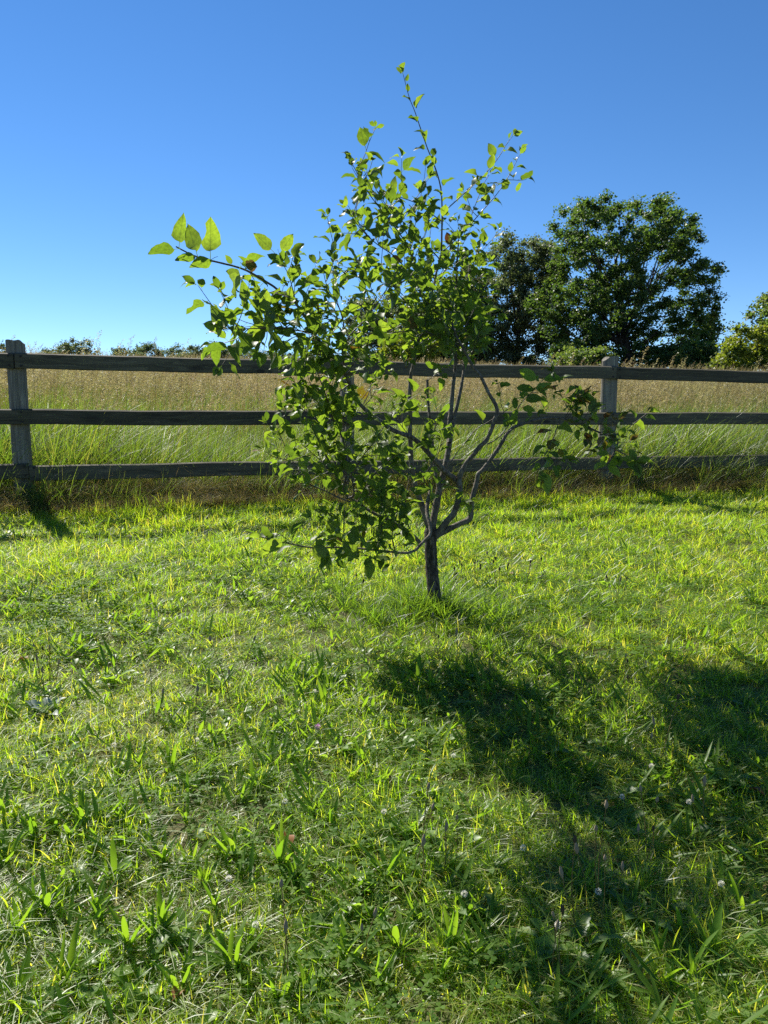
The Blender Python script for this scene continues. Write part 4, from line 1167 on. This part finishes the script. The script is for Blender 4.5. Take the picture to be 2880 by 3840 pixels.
def seed_spike(L, hl, pale):
    P = [np.array([0, 0, 0]), np.array([.01, .01, L * .5]), np.array([.015, 0, L])]
    V, F = tube(catmull(P, 3), np.full(7, .0012), 4)
    a = mesh_np("stalk", V, F, M_stem, True)
    zz = np.linspace(0, hl, 6); V, F = tube(np.stack([np.full(6, .015), np.zeros(6), L + zz - .003], 1), [.002, .0042, .0048, .0044, .0034, .001], 6, .12, rng)
    b = mesh_np("seed_spike", V, F, M_plantain_seed_pale if pale else M_plantain_seed, True)
    return a, b
SPIKE = [seed_spike(.16, .022, False), seed_spike(.21, .018, False), seed_spike(.14, .03, True), seed_spike(.24, .02, True)]

def rosette(kind, p, n, size, upright, label, group, r, spikes=0, pale=0.3):
    name, cat, shapes = {"plantain": ("plantain_plant", "plantain", PL), "dandelion": ("dandelion_plant", "dandelion", DA), "dock": ("broadleaf_plant", "weed", RO), "silver": ("silvery_plant", "weed", SI)}[kind]
    t = thing(name, p, label, cat, group)
    a0 = r.uniform(0, 6.28)
    for i in range(n):
        L = size * r.uniform(.6, 1.15)
        o = obj("leaf", shapes[int(r.integers(0, len(shapes)))], t)
        o.rotation_euler = (upright * r.uniform(.45, 1.4), r.normal(0, .15), a0 + i * 2.4 + r.normal(0, .25))
        o.scale = (L, L, L)
        o.location = (r.normal(0, .006), r.normal(0, .006), 0.002)
    for i in range(spikes):
        a, b = SPIKE[int(r.integers(2, 4)) if r.random() < pale else int(r.integers(0, 2))]
        st = obj("stalk", a, t); st.rotation_euler = (r.normal(0, .12), r.normal(0, .12), r.uniform(0, 6.28))
        st.location = (r.normal(0, .02), r.normal(0, .02), 0)
        s = r.uniform(.8, 1.25); st.scale = (s, s, s)
        sp = obj("seed_spike", b, st)
    return t

wr = np.random.default_rng(91)
def zone(px, py):
    """where in the lawn, in words that can be found in the photograph"""
    K = 1659 / 2880; x, y = px * K, py * K
    row = "near the fence" if y < 1230 else "in the far lawn" if y < 1400 else "in the upper middle lawn" if y < 1560 else "in the lower middle lawn" if y < 1740 else "in the near lawn" if y < 1900 else "low in the near lawn" if y < 2050 else "at the bottom edge"
    side = "far left" if x < 330 else "left" if x < 620 else "centre left" if x < 930 else "centre right" if x < 1250 else "far right"
    return row + " " + side
ORD = ["leftmost", "second from left", "third from left", "fourth from left", "fifth from left", "sixth from left", "seventh from left", "eighth from left", "ninth from left", "tenth from left", "eleventh from left", "twelfth from left", "thirteenth from left", "fourteenth from left", "fifteenth from left"]
def single_out(items):
    """items: (px, what, where, object); like things in one stretch of lawn are told apart by their order from the left"""
    cells = {}
    for it in items: cells.setdefault((it[1], it[2]), []).append(it)
    for (what, where), L in cells.items():
        L.sort(key=lambda q: q[0])
        for i, q in enumerate(L):
            o = "" if len(L) == 1 else (", rightmost" if i == len(L) - 1 else ", " + ORD[min(i, len(ORD) - 1)])
            q[3]["label"] = what + o + " " + where
LABELLED = []
def place(kind, px, py, n, size, up, spikes=0, pale=.3):
    z = zone(px, py)
    txt = {"plantain": "bright narrow-leaved plantain tuft", "dandelion": "dull toothed dandelion rosette", "dock": "broad round-leaved weed"}[kind]
    if spikes: txt = "plantain with seed stalks"
    p = ground_at(px, py)
    t = rosette(kind, p, n, size, up, txt, {"plantain": "plantain tufts in the lawn", "dandelion": "dandelions in the lawn", "dock": "broad-leaved weeds in the lawn"}[kind], wr, spikes, pale)
    LABELLED.append((px, txt, z, t))
PLPX = [(1190, 2560), (1240, 2610), (1290, 2540), (1215, 2660), (1130, 2600), (1340, 2620), (960, 2960), (910, 3010), (310, 3100), (260, 3160), (180, 3420), (120, 3160), (40, 3240), (560, 3190), (610, 3240), (720, 3250), (760, 3320), (880, 3220), (930, 3290), (1050, 3260), (1110, 3330), (1250, 3110), (460, 3090), (60, 3520), (420, 3310), (350, 3420), (700, 3660), (880, 3640), (940, 3560), (1500, 3570), (1450, 3310), (1390, 3480), (1560, 3460), (2740, 3360), (2800, 3440), (2560, 3520), (2480, 3620), (2600, 3680), (2520, 3740), (2680, 3600), (1560, 2560), (1620, 2600), (1500, 2590), (1680, 2540), (1840, 2470), (1780, 2330), (1820, 2380), (1880, 2330), (1420, 3700), (820, 3420), (220, 2700), (520, 2880), (1020, 2880), (640, 2900), (80, 2960), (340, 2400), (300, 2420), (2800, 2780), (2850, 2700), (2080, 2760), (1960, 2880), (1700, 3560), (1780, 3620), (1640, 3680), (1300, 3620), (240, 3700), (60, 3760), (480, 3560), (600, 3500)]
for (px, py) in PLPX:
    place("plantain", px, py, int(wr.integers(9, 15)), wr.uniform(.085, .135), .8)
for _ in range(80):
    px = wr.uniform(0, 2880); py = wr.uniform(2380, 3830)
    place("plantain", px, py, int(wr.integers(7, 12)), wr.uniform(.06, .105), .7)
DPX = [(1980, 3350), (2140, 3570), (2300, 2990), (2335, 3130), (2650, 3090), (2720, 2930), (1890, 3490), (2430, 3450), (2500, 3410), (1830, 3260), (2060, 3460), (700, 3500), (640, 3560), (780, 3560), (420, 3600), (280, 3800), (1700, 3420), (2240, 3700), (2340, 3560), (1160, 3660), (1340, 2820), (2180, 2480), (1400, 2650), (2560, 2560), (420, 2560), (820, 2580), (1560, 3120), (1680, 3240), (2780, 3180), (2700, 3780), (2020, 3780)]
for (px, py) in DPX:
    place("dandelion", px, py, int(wr.integers(5, 9)), wr.uniform(.08, .13), .25)
for (px, py) in [(2690, 2950), (2740, 2990), (1240, 3480), (540, 3640), (2830, 3600), (1970, 3620), (520, 3800), (2280, 3330), (2420, 3020), (330, 2440)]:
    place("dock", px, py, int(wr.integers(4, 7)), wr.uniform(.07, .11), .3)
# plantains gone to seed, right of the trunk and through the foreground
for (px, py) in [(1790, 2230), (1830, 2210), (1860, 2240), (1750, 2260), (1900, 2230), (1940, 2260), (2010, 2240), (1420, 2250), (1340, 2300), (2200, 2260), (2330, 2280), (2560, 2260), (1700, 2240), (2180, 3500), (2260, 3420), (2100, 3700), (1700, 3300), (1560, 3330), (2420, 3260), (2640, 3150), (2460, 2880), (1380, 3640), (1020, 3700), (200, 2600), (150, 2620), (740, 2900), (620, 2720), (900, 2650), (1660, 2500), (2360, 2650)]:
    place("plantain", px, py, 4, .08, .5, int(wr.integers(2, 5)), .25 if py < 2500 else .8)
for k, (px, py) in enumerate([(175, 2690)]):
    rosette("silver", ground_at(px, py), 11, .10, .5, "silvery grey-leaved weed rosette in the lawn at the far left", None, wr)

# --- clover blooms and fallen leaves
def bloom(mat, rad):
    V, F, A = [], [], []
    for i in range(46):
        a = i * 2.4; z = 1 - 1.7 * i / 46; q = math.sqrt(max(0, 1 - z * z))
        d = np.array([q * math.cos(a), q * math.sin(a), z]); s = unit(np.cross(d, [0.1, .2, 1])) * rad * .17
        k = len(V); V += [d * rad * .35, d * rad * .8 - s, d * rad * 1.05, d * rad * .8 + s]; F.append((k, k + 1, k + 2, k + 3)); A += [wr.random()] * 4
    return mesh_np("flower_head", np.array(V), F, mat, False, {"rnd": A})
B_pink, B_white = bloom(M_flower_pink, .013), bloom(M_flower_white, .010)
sv, sf = tube(catmull([np.array([0, 0, 0.]), np.array([.004, .003, .03]), np.array([0, 0, .065])], 3), np.full(7, .0011), 4)
stem_me = mesh_np("stem", sv, sf, M_long, True)
def clover_flower(px, py, me, label, group=None):
    t = thing("clover_flower", ground_at(px, py), label, "flower", group)
    obj("stem", stem_me, t); h = obj("flower_head", me, t); h.location = (0, 0, .068)
    return t
clover_flower(1192, 2790, B_pink, "single pink clover bloom in the lawn below the plantain clump")
for (px, py) in [(2330, 3060), (1700, 2900), (1440, 3120), (1740, 3440), (2240, 3430), (2440, 2940), (2580, 3080), (1960, 3260), (1180, 2650), (740, 2840), (1070, 3080), (430, 2860), (1820, 1960), (2300, 1900), (520, 1910), (560, 1940), (480, 1930), (2440, 1890), (2090, 3560), (2700, 3400), (860, 3380), (960, 3560)]:
    t = clover_flower(px, py, B_white, "small white clover bloom", "white clover blooms in the lawn")
    LABELLED.append((px, "small white clover bloom", zone(px, py), t))
single_out(LABELLED + STALKS)
DL = mesh_np("fallen_leaf", LEAF[3][0], LEAF[3][1], M_dead_leaf, True, uv=LEAF[3][2])
for (px, py, lab) in [(2790, 2990, "curled brown fallen leaf by the broad-leaved weeds at the right edge"), (1925, 2180, "small brown fallen leaf in the far lawn right of the trunk"), (1060, 3170, "reddish fallen leaf in the near lawn left of the middle"), (640, 3810, "reddish fallen leaf at the bottom edge of the picture"), (1420, 2930, "yellowish fallen leaf in the middle lawn below the plantain clump"), (120, 2500, "pale dry fallen leaf in the far left lawn")]:
    o = obj("fallen_leaf", DL); g = ground_at(px, py); o.location = g + Vector((0, 0, .03)); o.scale = (.06, .06, .06)
    o.rotation_euler = (wr.uniform(-.5, .5), wr.uniform(-.5, .5), wr.uniform(0, 6.28))
    o["label"] = lab; o["category"] = "leaf"; o["group"] = "fallen leaves on the lawn"

# --- small broad leaves of the turf: nobody could count them
def weed_patch(seed, n, shapes, smin, smax, mat):
    r = np.random.default_rng(seed); Vs, Fs, Rs, o = [], [], [], 0
    for _ in range(n):
        me = shapes[int(r.integers(0, len(shapes)))]
        v = np.empty(len(me.vertices) * 3, np.float32); me.vertices.foreach_get("co", v); v = v.reshape(-1, 3)
        f = [tuple(p_.vertices) for p_ in me.polygons]
        L = r.uniform(smin, smax); az = r.uniform(0, 6.28); el = r.uniform(-.15, .6); ro = r.normal(0, .3)
        Mx = np.array(Matrix.Rotation(az, 3, 'Z') @ Matrix.Rotation(el, 3, 'X') @ Matrix.Rotation(ro, 3, 'Y'))
        v = v @ Mx.T * L + disc(1, .06, r)[0] + np.array([0, 0, r.uniform(.002, .02)])
        Vs.append(v); Fs += [tuple(i + o for i in q) for q in f]; Rs += [r.random()] * len(v); o += len(v)
    return mesh_np("turf_weed_patch", np.concatenate(Vs), Fs, mat, True, {"rnd": Rs})
small = [strap_leaf(80 + k, .15 + .05 * (k % 3), .3 + .3 * (k % 3), .005, .1 * (k % 2), M_dandelion, 4) for k in range(6)]
thin = [strap_leaf(90 + k, .055, .2 + .3 * (k % 3), 0, 0, M_plantain, 4) for k in range(4)]
c_weed = source("turf_weed_patch", [weed_patch(1, 7, small, .03, .065, M_dandelion), weed_patch(2, 6, small, .025, .055, M_dandelion), weed_patch(3, 7, thin, .05, .11, M_plantain), weed_patch(4, 8, thin, .05, .12, M_plantain), weed_patch(5, 9, small, .018, .035, M_clover)])
p = fan(lambda y: 230 if y < 3.2 else 140 if y < 5 else 70, 0.75, 8.4, 0.62, 0.6, nmax=FN - .7)
m_ = vnoise(p[:, 0], p[:, 1], 2.0, 15) * .7 + 0.3 * rng.random(len(p)) > np.where(p[:, 1] < 3.2, .38, .46)
p = p[m_]; N = len(p)
s_ = rng.uniform(.75, 1.25, N)
scatter("turf_weeds", c_weed, p, rng.uniform(0, 6.28, N), np.stack([s_, s_, s_], 1), rng.integers(0, 5, N), label="small broad and strap-shaped weed leaves mixed through the lawn")
